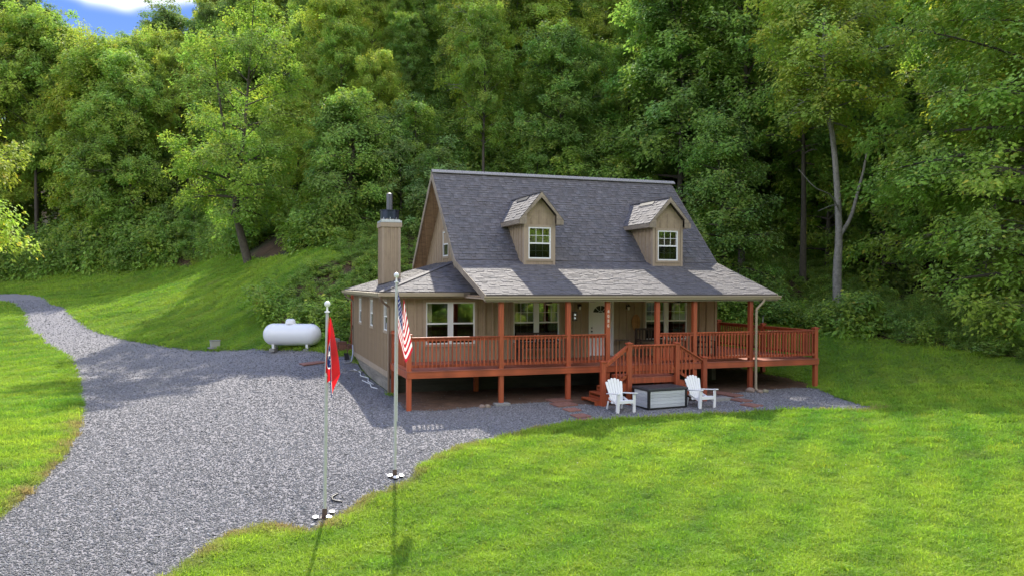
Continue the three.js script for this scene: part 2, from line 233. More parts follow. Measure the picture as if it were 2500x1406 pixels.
// loose stones lying on the gravel
{
  const r = rng(77), kinds = [0, 1, 2].map((k) => { const g = new THREE.IcosahedronGeometry(0.5, 0), p = g.attributes.position, mp = {}; for (let i = 0; i < p.count; i++) { const key = [0, 1, 2].map((q) => p.array[i * 3 + q].toFixed(2)).join(); const s = mp[key] ??= 0.7 + r() * 0.6; p.setXYZ(i, p.getX(i) * s, p.getY(i) * s * 0.62, p.getZ(i) * s * 0.85); } g.computeVertexNormals(); return g; });
  const list = [[], [], []], q = new THREE.Quaternion(), e = new THREE.Euler();
  const spots = [];
  for (let t = 0; t < 520000 && spots.length < 150000; t++) {
    const th = -0.27 + r() * 1.17, D = 9.5 * Math.pow(75 / 9.5, Math.pow(r(), 1.05)), x = EYE.x + Math.sin(th) * D, z = EYE.z - Math.cos(th) * D;
    if (D > 22 && r() > Math.pow(22 / D, 0.4)) continue;
    if (!inGravel(x, z)) { if (!(inSoil(x, z) && r() < 0.03)) continue; }
    spots.push([x, z, D]);
  }
  for (const [x, z, D] of spots) {
    const s = (0.024 + 0.026 * r() * r() + (r() < 0.008 ? 0.035 : 0)) * (1 + Math.max(0, D - 14) * 0.012), k = Math.floor(r() * 3), m4 = new THREE.Matrix4();
    e.set(r() * 0.7 - 0.35, r() * 6.3, r() * 0.7 - 0.35); q.setFromEuler(e); m4.compose(V(x, height(x, z) + 0.012 + s * 0.16, z), q, V(s * (0.8 + r() * 0.7), s, s));
    const b = (0.115 + 0.12 * Math.pow(r(), 1.2) + (r() < 0.03 ? 0.22 : 0)) * (1 + 0.25 * fbm(x * 0.35, z * 0.35, 1.7, 3)), w = (r() - 0.5) * 0.05; list[k].push([m4, b * (1 + w), b, b * (1.02 - w)]);
  }
  const gm = new THREE.MeshStandardMaterial({ roughness: 0.9 }), c = new THREE.Color();
  list.forEach((l, k) => { const im = shad(new THREE.InstancedMesh(kinds[k], gm, l.length)); l.forEach((s, i) => { im.setMatrixAt(i, s[0]); im.setColorAt(i, c.setRGB(s[1], s[2], s[3])); }); im.name = numbered('gravel_stones'); tag(im, ['loose grey crushed stones scattered over the gravel drive and turnaround', 'flat grey stone chips spread among the gravel', 'rough grey pebbles covering the drive'][k], 'gravel', null, 'stuff'); scene.add(im); });
}
// mown grass: short tufts, thinner and larger far off
{
  const r = rng(41);
  const tuft = (n, w) => {
    const pos = [], idx = [];
    for (let i = 0; i < n; i++) {
      const a = r() * 6.283, rad = 0.1 * Math.sqrt(r()), x = Math.cos(a) * rad, z = Math.sin(a) * rad, h = 0.028 + r() * 0.03, f = r() * 6.283, b = w * (0.7 + 0.6 * r()), lean = h * (0.4 + r() * 1.6), lx = Math.cos(f) * lean, lz = Math.sin(f) * lean, sx = -Math.sin(f) * b, sz = Math.cos(f) * b, o = pos.length / 3;
      pos.push(x - sx, -0.005, z - sz, x + sx, -0.005, z + sz, x + lx * 0.5 + sx * 0.8, h * 0.72, z + lz * 0.5 + sz * 0.8, x + lx * 0.5 - sx * 0.8, h * 0.72, z + lz * 0.5 - sz * 0.8, x + lx * 1.2, h, z + lz * 1.2);
      idx.push(o, o + 1, o + 2, o, o + 2, o + 3, o + 3, o + 2, o + 4);
    }
    const g = new THREE.BufferGeometry(); g.setAttribute('position', new THREE.Float32BufferAttribute(pos, 3)); g.setIndex(idx); g.computeVertexNormals(); return g;
  };
  const kinds = [tuft(20, 0.006), tuft(22, 0.005), tuft(26, 0.0045)], list = [[], [], []], q = new THREE.Quaternion(), q2 = new THREE.Quaternion(), up = V(0, 1, 0);
  let count = 0;
  const edge = [...smoothLine(FRONT, 160)], edge2 = smoothLine(ROAD_L, 120);
  for (let t = 0; t < 700000 && count < 178000; t++) {
    const th = -0.28 + r() * 1.2, D = 9.3 * Math.pow(96 / 9.3, Math.pow(r(), 1.0)), x = EYE.x + Math.sin(th) * D, z = EYE.z - Math.cos(th) * D;
    if (D < 13 && r() > D / 13) continue;
    if (!inLawn(x, z) || underHouse(x, z) || inGravel(x, z) || inSoil(x, z)) continue;
    const de = D < 26 ? Math.min(distTo(edge, x, z), distTo(edge2, x, z)) : 9;
    const c = lawnTint(x, z), dry = de < 0.4 ? clamp(0.75 - de * 2.6 + 1.6 * fbm(x * 1.7, z * 1.7, 4, 2)) : smooth(0.22, 0.5, fbm(x * 0.5, z * 0.5, 9.9, 3)) * 0.35;
    if (de < 0.18 && r() < 0.45) continue;
    const cl = clamp(0.5 + 1.3 * fbm(x * 3.1, z * 3.1, 6.6, 2)); if (r() > 0.12 + cl * 1.05) continue;
    const s = (0.75 + r() * 0.5 + cl * 0.5) * (D > 15 ? 1 + (D - 15) * 0.035 : 1), sy = s * (0.7 + 0.5 * r() + (r() < 0.12 ? 0.7 : 0)) * (de < 0.4 ? 1.15 : 1) * (D > 30 ? 0.7 : 1), m4 = new THREE.Matrix4();
    q.setFromAxisAngle(up, r() * 6.283); const hx = height(x + 0.2, z) - height(x - 0.2, z), hz = height(x, z + 0.2) - height(x, z - 0.2); q2.setFromUnitVectors(up, V(-hx / 0.4, 1, -hz / 0.4).normalize()); q.premultiply(q2);
    m4.compose(V(x, height(x, z), z), q, V(s, sy, s));
    const v = 0.62 + 0.4 * r() + 0.35 * cl, yel = r() < 0.08 ? 1 : 0;
    list[count % 3].push([m4, lerp(c[0], 0.34, Math.max(dry, yel * 0.4)) * v * 1.15, lerp(c[1], 0.27, Math.max(dry, yel * 0.3)) * v * 1.15, lerp(c[2], 0.12, dry) * v]); count++;
  }
  const gm = new THREE.MeshPhysicalMaterial({ roughness: 1, specularIntensity: 0.3, transmission: 0.45, thickness: 0, side: THREE.DoubleSide }), c = new THREE.Color();
  list.forEach((l, k) => { const im = shad(new THREE.InstancedMesh(kinds[k], gm, l.length)); l.forEach((s, i) => { im.setMatrixAt(i, s[0]); im.setColorAt(i, c.setRGB(s[1], s[2], s[3])); }); im.name = numbered('lawn_grass'); tag(im, ['short mown green grass of the lawn round the gravel', 'tufts of mown lawn grass with drier blades', 'fine grass blades filling the lawn'][k], 'grass', null, 'stuff'); scene.add(im); });
}

// clover heads in the lawn
{
  const r = rng(88), c = new THREE.Color(), m = new THREE.MeshStandardMaterial({ roughness: 0.9 }), spots = [];
  for (let t = 0; t < 4000 && spots.length < 330; t++) { const th = -0.28 + r() * 1.2, D = 10 + 14 * r(), x = EYE.x + Math.sin(th) * D, z = EYE.z - Math.cos(th) * D; if (!inLawn(x, z) || inGravel(x, z) || inSoil(x, z) || fbm(x * 0.5, z * 0.5, 2.2, 2) < 0.08) continue; spots.push([x, z]); }
  const im = shad(new THREE.InstancedMesh(new THREE.IcosahedronGeometry(0.013, 0), m, spots.length)); spots.forEach(([x, z], i) => { im.setMatrixAt(i, new THREE.Matrix4().makeTranslation(x, height(x, z) + 0.06, z)); im.setColorAt(i, r() < 0.7 ? c.setRGB(0.7, 0.7, 0.62) : c.setRGB(0.75, 0.6, 0.08)); });
  im.name = 'clover'; tag(im, 'small white and yellow clover heads dotted over the front lawn', 'clover', null, 'stuff'); scene.add(im);
}

// ---------- the house ----------
const FL = 1.35, ZW = -2.88, GX = 3.0, RX = 12.58, BZ = -11.7;       // deck floor, front wall, gable wall, right wall, back wall
const XL = 2.45, XR = 13.11, EY = 3.643, EZ = 0.06, KY = 4.822, KZ = -3.728, TY = 8.38, TZ = -7.356, WSL = 0.334;   // roof: eave, break, ridge; wing slope
const house = thing('house', 'brown board and batten house with grey shingle roof and two dormers', 'house');
const roofMat = new THREE.MeshStandardMaterial({ color: new THREE.Color().setRGB(1, 1, 1), vertexColors: true, map: mottleTex, roughness: 0.82 });
const tabMats = [0.8, 0.92, 1.0, 1.1, 1.22].map((k) => mat(0.175 * k, 0.162 * k, 0.164 * k, 0.82, { map: mottleTex }));
const roofUnder = mat(0.1, 0.085, 0.075, 0.95);
function slab(pts, t, dir = V(0, -1, 0)) {   // a flat board of any outline
  const n = pts.length, pos = [], tri = THREE.ShapeUtils.triangulateShape(flat2(pts), []), lo = pts.map((p) => p.clone().addScaledVector(dir, t));
  const nrm = V().crossVectors(pts[1].clone().sub(pts[0]), pts[2].clone().sub(pts[0])), put = (a, b, c) => pos.push(a.x, a.y, a.z, b.x, b.y, b.z, c.x, c.y, c.z), flip = nrm.dot(dir) > 0;
  for (const [a, b, c] of tri) { const f = V().crossVectors(pts[b].clone().sub(pts[a]), pts[c].clone().sub(pts[a])).dot(dir) > 0; f ? (put(pts[a], pts[c], pts[b]), put(lo[a], lo[b], lo[c])) : (put(pts[a], pts[b], pts[c]), put(lo[a], lo[c], lo[b])); }
  for (let i = 0; i < n; i++) { const j = (i + 1) % n; flip ? (put(pts[i], pts[j], lo[j]), put(pts[i], lo[j], lo[i])) : (put(pts[i], lo[j], pts[j]), put(pts[i], lo[i], lo[j])); }
  const g = new THREE.BufferGeometry(); g.setAttribute('position', new THREE.Float32BufferAttribute(pos, 3)); g.computeVertexNormals();
  const uv = []; for (let k = 0; k < pos.length; k += 3) uv.push(pos[k] + pos[k + 1] * 0.3, pos[k + 2] + pos[k + 1]); g.setAttribute('uv', new THREE.Float32BufferAttribute(uv, 2)); return g;
}
function flat2(pts) { const n = V().crossVectors(pts[1].clone().sub(pts[0]), pts[2].clone().sub(pts[0])).normalize(), u = pts[1].clone().sub(pts[0]).normalize(), v = V().crossVectors(n, u); return pts.map((p) => new THREE.Vector2(p.dot(u), p.dot(v))); }
const rr = rng(2024);
const tabShapes = [0.007, 0.01, 0.017, 0.022].map((t) => tabGeo(1, 0.143, t));
function tabGeo(w, e, t) {   // one shingle tab: x along the eave, y up the slope, z out of the roof
  const p = [[0, 0, t], [w, 0, t], [w, e + 0.02, 0.004], [0, e + 0.02, 0.004], [0, 0, -0.002], [w, 0, -0.002], [w, e + 0.02, -0.002], [0, e + 0.02, -0.002]], f = [[0, 1, 2], [0, 2, 3], [4, 5, 1], [4, 1, 0], [5, 6, 2], [5, 2, 1], [7, 4, 0], [7, 0, 3]], pos = [], uv = [];
  for (const t3 of f) for (const i of t3) { pos.push(...p[i]); uv.push(p[i][0] * 0.3, p[i][1]); }
  const g = new THREE.BufferGeometry(); g.setAttribute('position', new THREE.Float32BufferAttribute(pos, 3)); g.setAttribute('uv', new THREE.Float32BufferAttribute(uv, 2)); g.computeVertexNormals(); return g;
}
function shingle(roof, O, U, Vv, len, rows, singles = 0) {
  const e = 0.143, Nn = V().crossVectors(U, Vv).normalize(), pos = [], nor = [], uv = [], col = [], basis = new THREE.Matrix4().makeBasis(U, Vv, Nn), quat = new THREE.Quaternion().setFromRotationMatrix(basis), n = Math.floor(len / e);
  for (let j = 0; j < n; j++) {
    const v = j * e, [a, b] = rows(v + e * 0.5); let u = a - (j % 2) * 0.17 - rr() * 0.12;
    while (u < b) {
      const w = 0.13 + rr() * 0.17, u0 = Math.max(u, a), u1 = Math.min(u + w - 0.006, b); u += w; if (u1 - u0 < 0.03) continue;
      const raised = rr() < 0.5, k = raised ? 2 + (rr() < 0.5 ? 1 : 0) : (rr() < 0.5 ? 1 : 0), tone = (raised ? 1.06 : 0.9) * (0.9 + rr() * 0.2) * (1 + 0.12 * fbm((O.x + u) * 0.8, v * 0.8, 4.4, 2));
      const p0 = O.clone().addScaledVector(U, u0).addScaledVector(Vv, v).addScaledVector(Nn, 0.003);
      if (j < singles) { const m = part('shingle', tabShapes[k], tabMats[clamp(Math.round((tone - 0.8) * 9), 0, 4)], roof); m.position.copy(p0); m.quaternion.copy(quat); m.scale.x = u1 - u0; continue; }
      const g = tabShapes[k], P = g.attributes.position, Q = g.attributes.normal, w1 = u1 - u0, warm = 1 + (rr() - 0.5) * 0.06;
      for (let i = 0; i < P.count; i++) { const q = p0.clone().addScaledVector(U, P.getX(i) * w1).addScaledVector(Vv, P.getY(i)).addScaledVector(Nn, P.getZ(i)), nn = V(Q.getX(i), Q.getY(i), Q.getZ(i)).applyQuaternion(quat); pos.push(q.x, q.y, q.z); nor.push(nn.x, nn.y, nn.z); uv.push(u0 + P.getX(i) * w1, v + P.getY(i)); col.push(0.175 * tone * warm, 0.162 * tone, 0.164 * tone / warm); }
    }
  }
  const g = new THREE.BufferGeometry(); g.setAttribute('position', new THREE.Float32BufferAttribute(pos, 3)); g.setAttribute('normal', new THREE.Float32BufferAttribute(nor, 3)); g.setAttribute('uv', new THREE.Float32BufferAttribute(uv, 2)); g.setAttribute('color', new THREE.Float32BufferAttribute(col, 3));
  const o = part('shingles', g, roofMat, roof); o.userData.kind = 'stuff';
}
// walls with openings; local x along the wall, y up, front face at z = 0
function wall(name, parent, x0, x1, y0, y1, holes, t = 0.14) {
  const list = []; let x = x0;
  for (const [a, b, c, d] of [...holes].sort((p, q) => p[0] - q[0])) { if (a > x) list.push(bx(x, a, y0, y1, -t, 0)); if (c > y0) list.push(bx(a, b, y0, c, -t, 0)); if (d < y1) list.push(bx(a, b, d, y1, -t, 0)); x = b; }
  if (x < x1) list.push(bx(x, x1, y0, y1, -t, 0));
  return part(name, merge(list), M.siding[1], parent);
}
function battens(w, x0, x1, y0, y1, holes, step = 0.305, pad = 0.1, top = null) {
  for (let x = x0 + 0.03, i = 0; x < x1; x += step, i++) {
    const y2 = top ? top(x) : y1; let spans = [[y0, y2]];
    for (const [a, b, c, d] of holes) if (x > a - pad - 0.03 && x < b + pad + 0.03) spans = spans.flatMap(([p, q]) => [[p, Math.min(q, c - pad)], [Math.max(p, d + pad), q]]).filter(([p, q]) => q - p > 0.04);
    for (const [p, q] of spans) if (q - p > 0.03) placed('batten', 0.06, q - p, 0.036, x, (p + q) / 2, 0.018, M.siding[(i * 7) % 3], w);
  }
}
function casing(name, parent, a, b, c, d, w = 0.09, t = 0.03) { return part(name, merge([bx(a - w, b + w, d, d + w, 0, t), bx(a - w, b + w, c - w, c, 0, t), bx(a - w, a, c, d, 0, t), bx(b, b + w, c, d, 0, t)]), M.trim, parent); }
// a double-hung window: frame with two sashes, panes and bars as its pieces
function windowUnit(parent, x0, x1, y0, y1, units, grid, pos, ry = 0) {
  const list = [], w = x1 - x0, h = y1 - y0, f = 0.045, mull = 0.1, W = (w - mull * (units - 1)) / units;
  const win = part('window', new THREE.BufferGeometry(), M.vinyl, parent);
  for (let u = 0; u < units; u++) {
    const a = u * (W + mull), b = a + W, mid = h * 0.49;
    list.push(bx(a, b, 0, f, -0.07, 0.02), bx(a, b, h - f, h, -0.07, 0.02), bx(a, a + f, f, h - f, -0.07, 0.02), bx(b - f, b, f, h - f, -0.07, 0.02), bx(a + f, b - f, mid - 0.025, mid + 0.025, -0.05, 0.008));
    if (u + 1 < units) list.push(bx(b, b + mull, 0, h, -0.07, 0.012));
    placed('pane', W - 2 * f, h - f - mid - 0.025, 0.004, (a + b) / 2, (mid + 0.025 + h - f) / 2, -0.02, M.pane, win);
    placed('pane', W - 2 * f, mid - 0.025 - f, 0.004, (a + b) / 2, (f + mid - 0.025) / 2, -0.035, M.pane, win);
    placed('insect_screen', W - 2 * f, mid - 0.025 - f, 0.002, (a + b) / 2, (f + mid - 0.025) / 2, -0.012, M.screen, win);
    if (grid) for (const [lo, hi, z] of [[mid + 0.025, h - f, -0.014], [f, mid - 0.025, -0.03]]) {
      for (let k = 1; k < 3; k++) placed('muntin', 0.016, hi - lo, 0.01, a + f + (W - 2 * f) * k / 3, (lo + hi) / 2, z, M.vinyl, win);
      placed('muntin', W - 2 * f, 0.016, 0.009, (a + b) / 2, (lo + hi) / 2, z, M.vinyl, win);
    }
  }
  win.geometry = merge(list); win.position.set(...pos); win.rotation.y = ry; return win;
}
const roofY = (z) => z > KZ ? EY + (KY - EY) * (EZ - z) / (EZ - KZ) : z > TZ ? KY + (TY - KY) * (KZ - z) / (KZ - TZ) : TY - (TY - KY) * (TZ - z) / (KZ - TZ);

// front wall with its windows and door
const W1 = [1.21, 2.93, 1.93, 3.35], W2 = [4.33, 6.06, 1.93, 3.35], W3 = [9.5, 11.26, 1.93, 3.35], DR = [7.22, 8.2, 1.37, 3.37];
{
  const holes = [W1, W2, W3, DR], w = wall('front_wall', house, 0, RX, 0.9, 3.62, holes); w.position.set(0, 0, ZW);
  battens(w, 0.2, RX - 0.2, 1.3, 3.55, [W1, W2, W3, [DR[0], DR[1], 0, 3.4]]);
  for (const x of [0.05, RX - 0.06]) placed('corner_board', 0.1, 2.65, 0.03, x, 2.27, 0.015, M.trim, w);
  for (const [a, b, c, d] of [W1, W2, W3]) casing('casing', w, a, b, c, d, 0.09, 0.04);
  for (const [q, g] of [[W1, false], [W2, true], [W3, true]]) windowUnit(house, q[0], q[1], q[2], q[3], 2, g, [q[0], q[2], ZW]);
  // wing's left wall: local x runs from the back corner to the front one
  const sh = []; for (const z of [-9.66, -6.66, -3.62]) sh.push([z - BZ - 0.36, z - BZ + 0.36, 2.38, 3.36]);
  const s = wall('side_wall', house, 0, ZW - BZ - 0.002, 0.9, 3.62, sh); s.rotation.y = -Math.PI / 2; s.position.set(0, 0, BZ);
  battens(s, 0.25, ZW - BZ - 0.15, 1.02, 3.56, sh, 0.305, 0.11);
  placed('corner_board', 0.1, 2.65, 0.028, ZW - BZ - 0.05, 2.27, 0.014, M.trim, s); placed('corner_board', 0.1, 2.65, 0.028, 0.06, 2.27, 0.014, M.trim, s);
  placed('skirt_board', ZW - BZ, 0.2, 0.026, (ZW - BZ) / 2, 0.92, 0.013, M.trim, s);
  for (const [a, b, c, d] of sh) { casing('casing', s, a, b, c, d, 0.08, 0.04); windowUnit(house, a, b, c, d, 1, false, [0, c, BZ + a], -Math.PI / 2); }
  // gables above the wing and at the far end
  for (const [x, d] of [[GX, -1], [RX, 1]]) {
    const out = [[-3.0, 3.55], [-3.0, roofY(-3.0) - 0.16], [KZ, KY - 0.2], [TZ, TY - 0.22], [2 * TZ - KZ - 0.9, roofY(2 * TZ - KZ - 0.9) - 0.2], [BZ, 3.62], [BZ, 3.55]], shp = new THREE.Shape(out.map(([z, y]) => new THREE.Vector2(z, y)));
    const g = new THREE.ExtrudeGeometry(shp, { depth: 0.12, bevelEnabled: false }); g.rotateY(-Math.PI / 2); if (d > 0) g.translate(0.12, 0, 0); g.translate(x + (d < 0 ? 0.12 : -0.12), 0, 0);
    const gw = part('gable_wall', g, M.siding[1], house);
    if (d < 0) { const holes2 = [[-7.66, -6.8, 5.05, 6.03]]; const f = part('gable_casing', new THREE.BufferGeometry(), M.trim, house); f.geometry = casing('x', new THREE.Group(), -7.66, -6.8, 5.05, 6.03, 0.08).geometry; f.rotation.y = -Math.PI / 2; f.position.set(x, 0, 0);
      for (let z = -10.7; z < -3.9; z += 0.305) { const y1 = roofY(z) - 0.24, hole = z > -7.78 && z < -6.68; const spans = hole ? [[4.4, 4.95], [6.13, y1]] : [[4.4, y1]]; for (const [p, q] of spans) if (q > p) placed('batten', 0.022, q - p, 0.055, x - 0.011, (p + q) / 2, z, M.siding[1], gw); }
      const win = windowUnit(house, -7.66, -6.8, 5.05, 6.03, 1, false, [x - 0.012, 5.05, -7.66], -Math.PI / 2); }
  }
  const rw = part('right_wall', bx(RX - 0.14, RX - 0.002, 0.9, 3.6, BZ, ZW - 0.142), M.siding[1], house);
  part('back_wall', bx(0.142, RX - 0.142, 0.9, 3.6, BZ, BZ + 0.14), M.siding[1], house);
  for (let z = BZ + 0.2; z < ZW - 0.2; z += 0.305) placed('batten', 0.022, 2.6, 0.055, RX + 0.009, 2.25, z, M.siding[1], rw);
  part('foundation', merge([bx(0.02, 0.2, -0.6, 0.9, BZ, ZW - 0.02), bx(RX - 0.2, RX - 0.02, -0.6, 0.9, BZ, ZW - 0.02), bx(0.2, RX - 0.2, -0.6, 0.9, BZ, BZ + 0.18)]), M.foundation, house);
  part('shade_toned_crawlspace_wall', bx(0.2, RX - 0.2, -0.6, 0.9, ZW - 0.2, ZW - 0.022), M.foundationShade, house);  // foundation wall whose dark colour paints in the shade beneath the deck
  part('porch_post', bx(-0.02, 0.12, 0.4, 3.6, -12.75, -12.61), M.stain[1], house);
  part('foundation_vent', bx(0, 0.03, 0.87, 1.05, -3.75, -3.66), M.black, house);
  part('interior', merge([bx(0.2, RX - 0.2, 1.2, 1.34, BZ + 0.2, ZW - 0.2), bx(0.15, RX - 0.15, 3.5, 3.6, BZ + 0.15, ZW - 0.15), bx(0.2, RX - 0.2, 1.34, 3.5, -7.1, -7.0), bx(3.4, 3.5, 1.34, 3.5, -7, -3.1), bx(6.6, 6.7, 1.34, 3.5, -7, -3.1), bx(8.7, 8.8, 1.34, 3.5, -7, -3.1)]), M.inside, house);
}
// front door with fan light
{
  const w = DR[1] - DR[0], h = DR[3] - DR[2], dw = 0.86, d = part('door', bx(DR[0] + 0.06, DR[0] + 0.06 + dw, DR[2] + 0.02, DR[3] - 0.05, ZW - 0.09, ZW - 0.045), M.door, house);
  part('door_frame', merge([bx(DR[0], DR[0] + 0.05, DR[2], DR[3], ZW - 0.12, ZW + 0.03), bx(DR[1] - 0.05, DR[1], DR[2], DR[3], ZW - 0.12, ZW + 0.03), bx(DR[0] + 0.05, DR[1] - 0.05, DR[3] - 0.045, DR[3], ZW - 0.12, ZW + 0.03)]), M.white, house);
  const cx = DR[0] + 0.06 + dw / 2;
  for (let k = 0; k < 4; k++) { const a0 = Math.PI - k * Math.PI / 4 - 0.05, a1 = Math.PI - (k + 1) * Math.PI / 4 + 0.05, s = new THREE.Shape(); s.moveTo(Math.cos(a0) * 0.09, Math.sin(a0) * 0.07); for (let i = 0; i <= 6; i++) { const a = lerp(a0, a1, i / 6); s.lineTo(Math.cos(a) * 0.29, Math.sin(a) * 0.25); } for (let i = 6; i >= 0; i--) { const a = lerp(a0, a1, i / 6); s.lineTo(Math.cos(a) * 0.09, Math.sin(a) * 0.07); } const o = part('fan_light', new THREE.ExtrudeGeometry(s, { depth: 0.006, bevelEnabled: false }), M.black, d); o.position.set(cx, 2.95, ZW - 0.045); }
  const ring = new THREE.Shape(); ring.absellipse(0, 0, 0.07, 0.055, 0, Math.PI); const hub = part('fan_light', new THREE.ExtrudeGeometry(ring, { depth: 0.006, bevelEnabled: false }), M.black, d); hub.position.set(cx, 2.95, ZW - 0.045);
  for (const [px, w2] of [[cx - 0.2, 0.26], [cx + 0.2, 0.26]]) for (const [a, b] of [[1.55, 2.05], [2.15, 2.8]]) part('door_panel', new RoundedBoxGeometry(w2, b - a, 0.02, 1, 0.008).translate(px, (a + b) / 2, ZW - 0.042), M.door, d);
  for (const [y, r] of [[2.4, 0.026], [2.27, 0.032]]) { const k = part('door_knob', new THREE.SphereGeometry(r, 12, 8), M.black, d); k.position.set(DR[0] + 0.13, y, ZW - 0.015); }
}
// porch ceiling and beam, soffits
part('porch_ceiling', bx(XL + 0.1, XR - 0.1, 3.56, 3.6, ZW + 0.002, EZ - 0.16), M.soffit, house);
part('porch_beam', bx(XL + 0.15, XR - 0.15, 3.42, 3.558, -0.2, -0.03), M.trim, house);
part('wing_soffit', merge([bx(-0.36, XL + 0.1, 3.5, 3.53, ZW + 0.001, -2.5), bx(-0.36, -0.001, 3.5, 3.53, -12.1, ZW)]), M.trim, house);
// main roof: steep front and back, shallow porch slope
{
  const main = part('main_roof', slab([V(XL, KY, KZ), V(XR, KY, KZ), V(XR, TY, TZ), V(XL, TY, TZ)], 0.17), roofUnder, house), L1 = Math.hypot(TY - KY, TZ - KZ), U = V(1, 0, 0);
  shingle(main, V(XL, KY, KZ), U, V(0, TY - KY, TZ - KZ).normalize(), L1, () => [-0.01, XR - XL + 0.01]);
  const back = part('back_roof', slab([V(XR, KY, 2 * TZ - KZ), V(XL, KY, 2 * TZ - KZ), V(XL, TY, TZ - 0.002), V(XR, TY, TZ - 0.002)], 0.17), roofUnder, house);
  shingle(back, V(XR, KY, 2 * TZ - KZ), V(-1, 0, 0), V(0, TY - KY, KZ - TZ).normalize(), L1, () => [0, XR - XL]);
  part('back_porch_roof', slab([V(XR, 3.75, -13.6), V(XL + 0.6, 3.75, -13.6), V(XL + 0.6, KY - 0.03, 2 * TZ - KZ), V(XR, KY - 0.03, 2 * TZ - KZ)], 0.12), roofUnder, house);
  const porch = part('porch_roof', slab([V(XL, EY, EZ), V(XR, EY, EZ), V(XR, KY - 0.002, KZ), V(XL, KY - 0.002, KZ)], 0.14), roofUnder, house), L2 = Math.hypot(KY - EY, EZ - KZ);
  shingle(porch, V(XL, EY, EZ), U, V(0, KY - EY, KZ - EZ).normalize(), L2, () => [-0.01, XR - XL + 0.01], 7);
  const cap = []; for (let x = XL - 0.02; x < XR; x += 0.31) { cap.push(at(boxG(0.3, 0.03, 0.19), x + 0.15, TY + 0.028, TZ + 0.075, 0.72, 0, 0), at(boxG(0.3, 0.03, 0.19), x + 0.15, TY + 0.028, TZ - 0.075, -0.72, 0, 0)); }
  const rc = part('ridge_cap', merge(cap), mat(0.42, 0.4, 0.39, 0.85, { map: mottleTex }), house);
  // rake boards and soffits under the gable overhangs
  for (const x of [XL, XR]) {
    const o = x === XL ? -0.012 : 0.012, seg = (a, b, t0, t1, n) => { const g = slab([V(x - 0.02, roofY(a) - t0, a), V(x + 0.02, roofY(a) - t0, a), V(x + 0.02, roofY(b) - t0, b), V(x - 0.02, roofY(b) - t0, b)], t1 - t0); g.translate(o, 0, 0); part(n, g, M.fascia, house); };
    seg(EZ, KZ, 0.0, 0.22, 'rake_board'); seg(KZ - 0.003, TZ, 0.0, 0.3, 'rake_board'); seg(TZ - 0.001, 2 * TZ - KZ, 0.0, 0.3, 'rake_board');
  }
  for (const [a, b] of [[XL + 0.03, GX], [RX, XR - 0.03]]) {
    const under = (z0, z1) => { const n = 13; for (let i = 0; i < n; i++) { const za = lerp(z0, z1, i / n), zb = lerp(z0, z1, (i + 1) / n) + (z1 < z0 ? 0.012 : -0.012); part('soffit_board', slab([V(a, roofY(za) - 0.185, za), V(b, roofY(za) - 0.185, za), V(b, roofY(zb) - 0.185, zb), V(a, roofY(zb) - 0.185, zb)], 0.03), M.soffit, house); } };
    under(2 * TZ - KZ, TZ); if (a < 5) under(KZ, TZ);
  }
  part('porch_soffit', merge([bx(XL + 0.03, GX, 3.5, 3.55, ZW, -0.03), bx(RX, XR - 0.03, 3.5, 3.55, ZW, -0.03)]), M.trim, house);
}
// wing roof: hipped lean-to
{
  const x0 = -0.36, zf = -2.5, zb = -12.2, ye = 3.70, run = GX - x0, yt = ye + run * WSL;
  const a = V(x0, ye, zf), b = V(GX, yt, zf - run), c = V(GX, yt, zb + run), d = V(x0, ye, zb);
  const L = part('wing_roof', merge([slab([d, a, b, c], 0.1), slab([a, V(GX + 0.02, ye, zf), V(GX + 0.02, yt, zf - run), b], 0.1), slab([V(GX, ye, zb), d, c], 0.1)]), roofUnder, house), sl = Math.hypot(run, run * WSL);
  shingle(L, d, V(0, 0, 1), V(run, run * WSL, 0).normalize(), sl, (v) => { const k = v / sl * run; return [k, zf - zb - k]; });
  shingle(L, a, V(1, 0, 0), V(0, run * WSL, -run).normalize(), sl, (v) => [v / sl * run, run]);
  const hip = [], n = 16, hu = b.clone().sub(a).normalize(), hs = V(-1, 0, -1).normalize(), hm = new THREE.Matrix4().makeBasis(hs, V().crossVectors(hu, hs), hu); for (let i = 0; i < n; i++) { const p = a.clone().lerp(b, (i + 0.5) / n); hip.push(boxG(0.2, 0.016, a.distanceTo(b) / n * 1.02).clone().applyMatrix4(hm).translate(p.x, p.y + 0.014 + (i % 2) * 0.002, p.z)); }
  part('hip_cap', merge(hip), tabMats[1], house);
  part('wing_fascia', merge([bx(x0 - 0.02, XL + 0.2, 3.5, ye - 0.02, zf + 0.001, zf + 0.03), bx(x0 - 0.03, x0 - 0.001, 3.5, ye - 0.02, zb, zf)]), M.fascia, house);
  part('wing_gutter', merge([bx(x0 - 0.12, XL - 0.05, ye - 0.14, ye - 0.03, zf + 0.031, zf + 0.13), bx(x0 - 0.13, x0 - 0.031, ye - 0.141, ye - 0.031, zb, zf + 0.03)]), M.gutter, house);
}
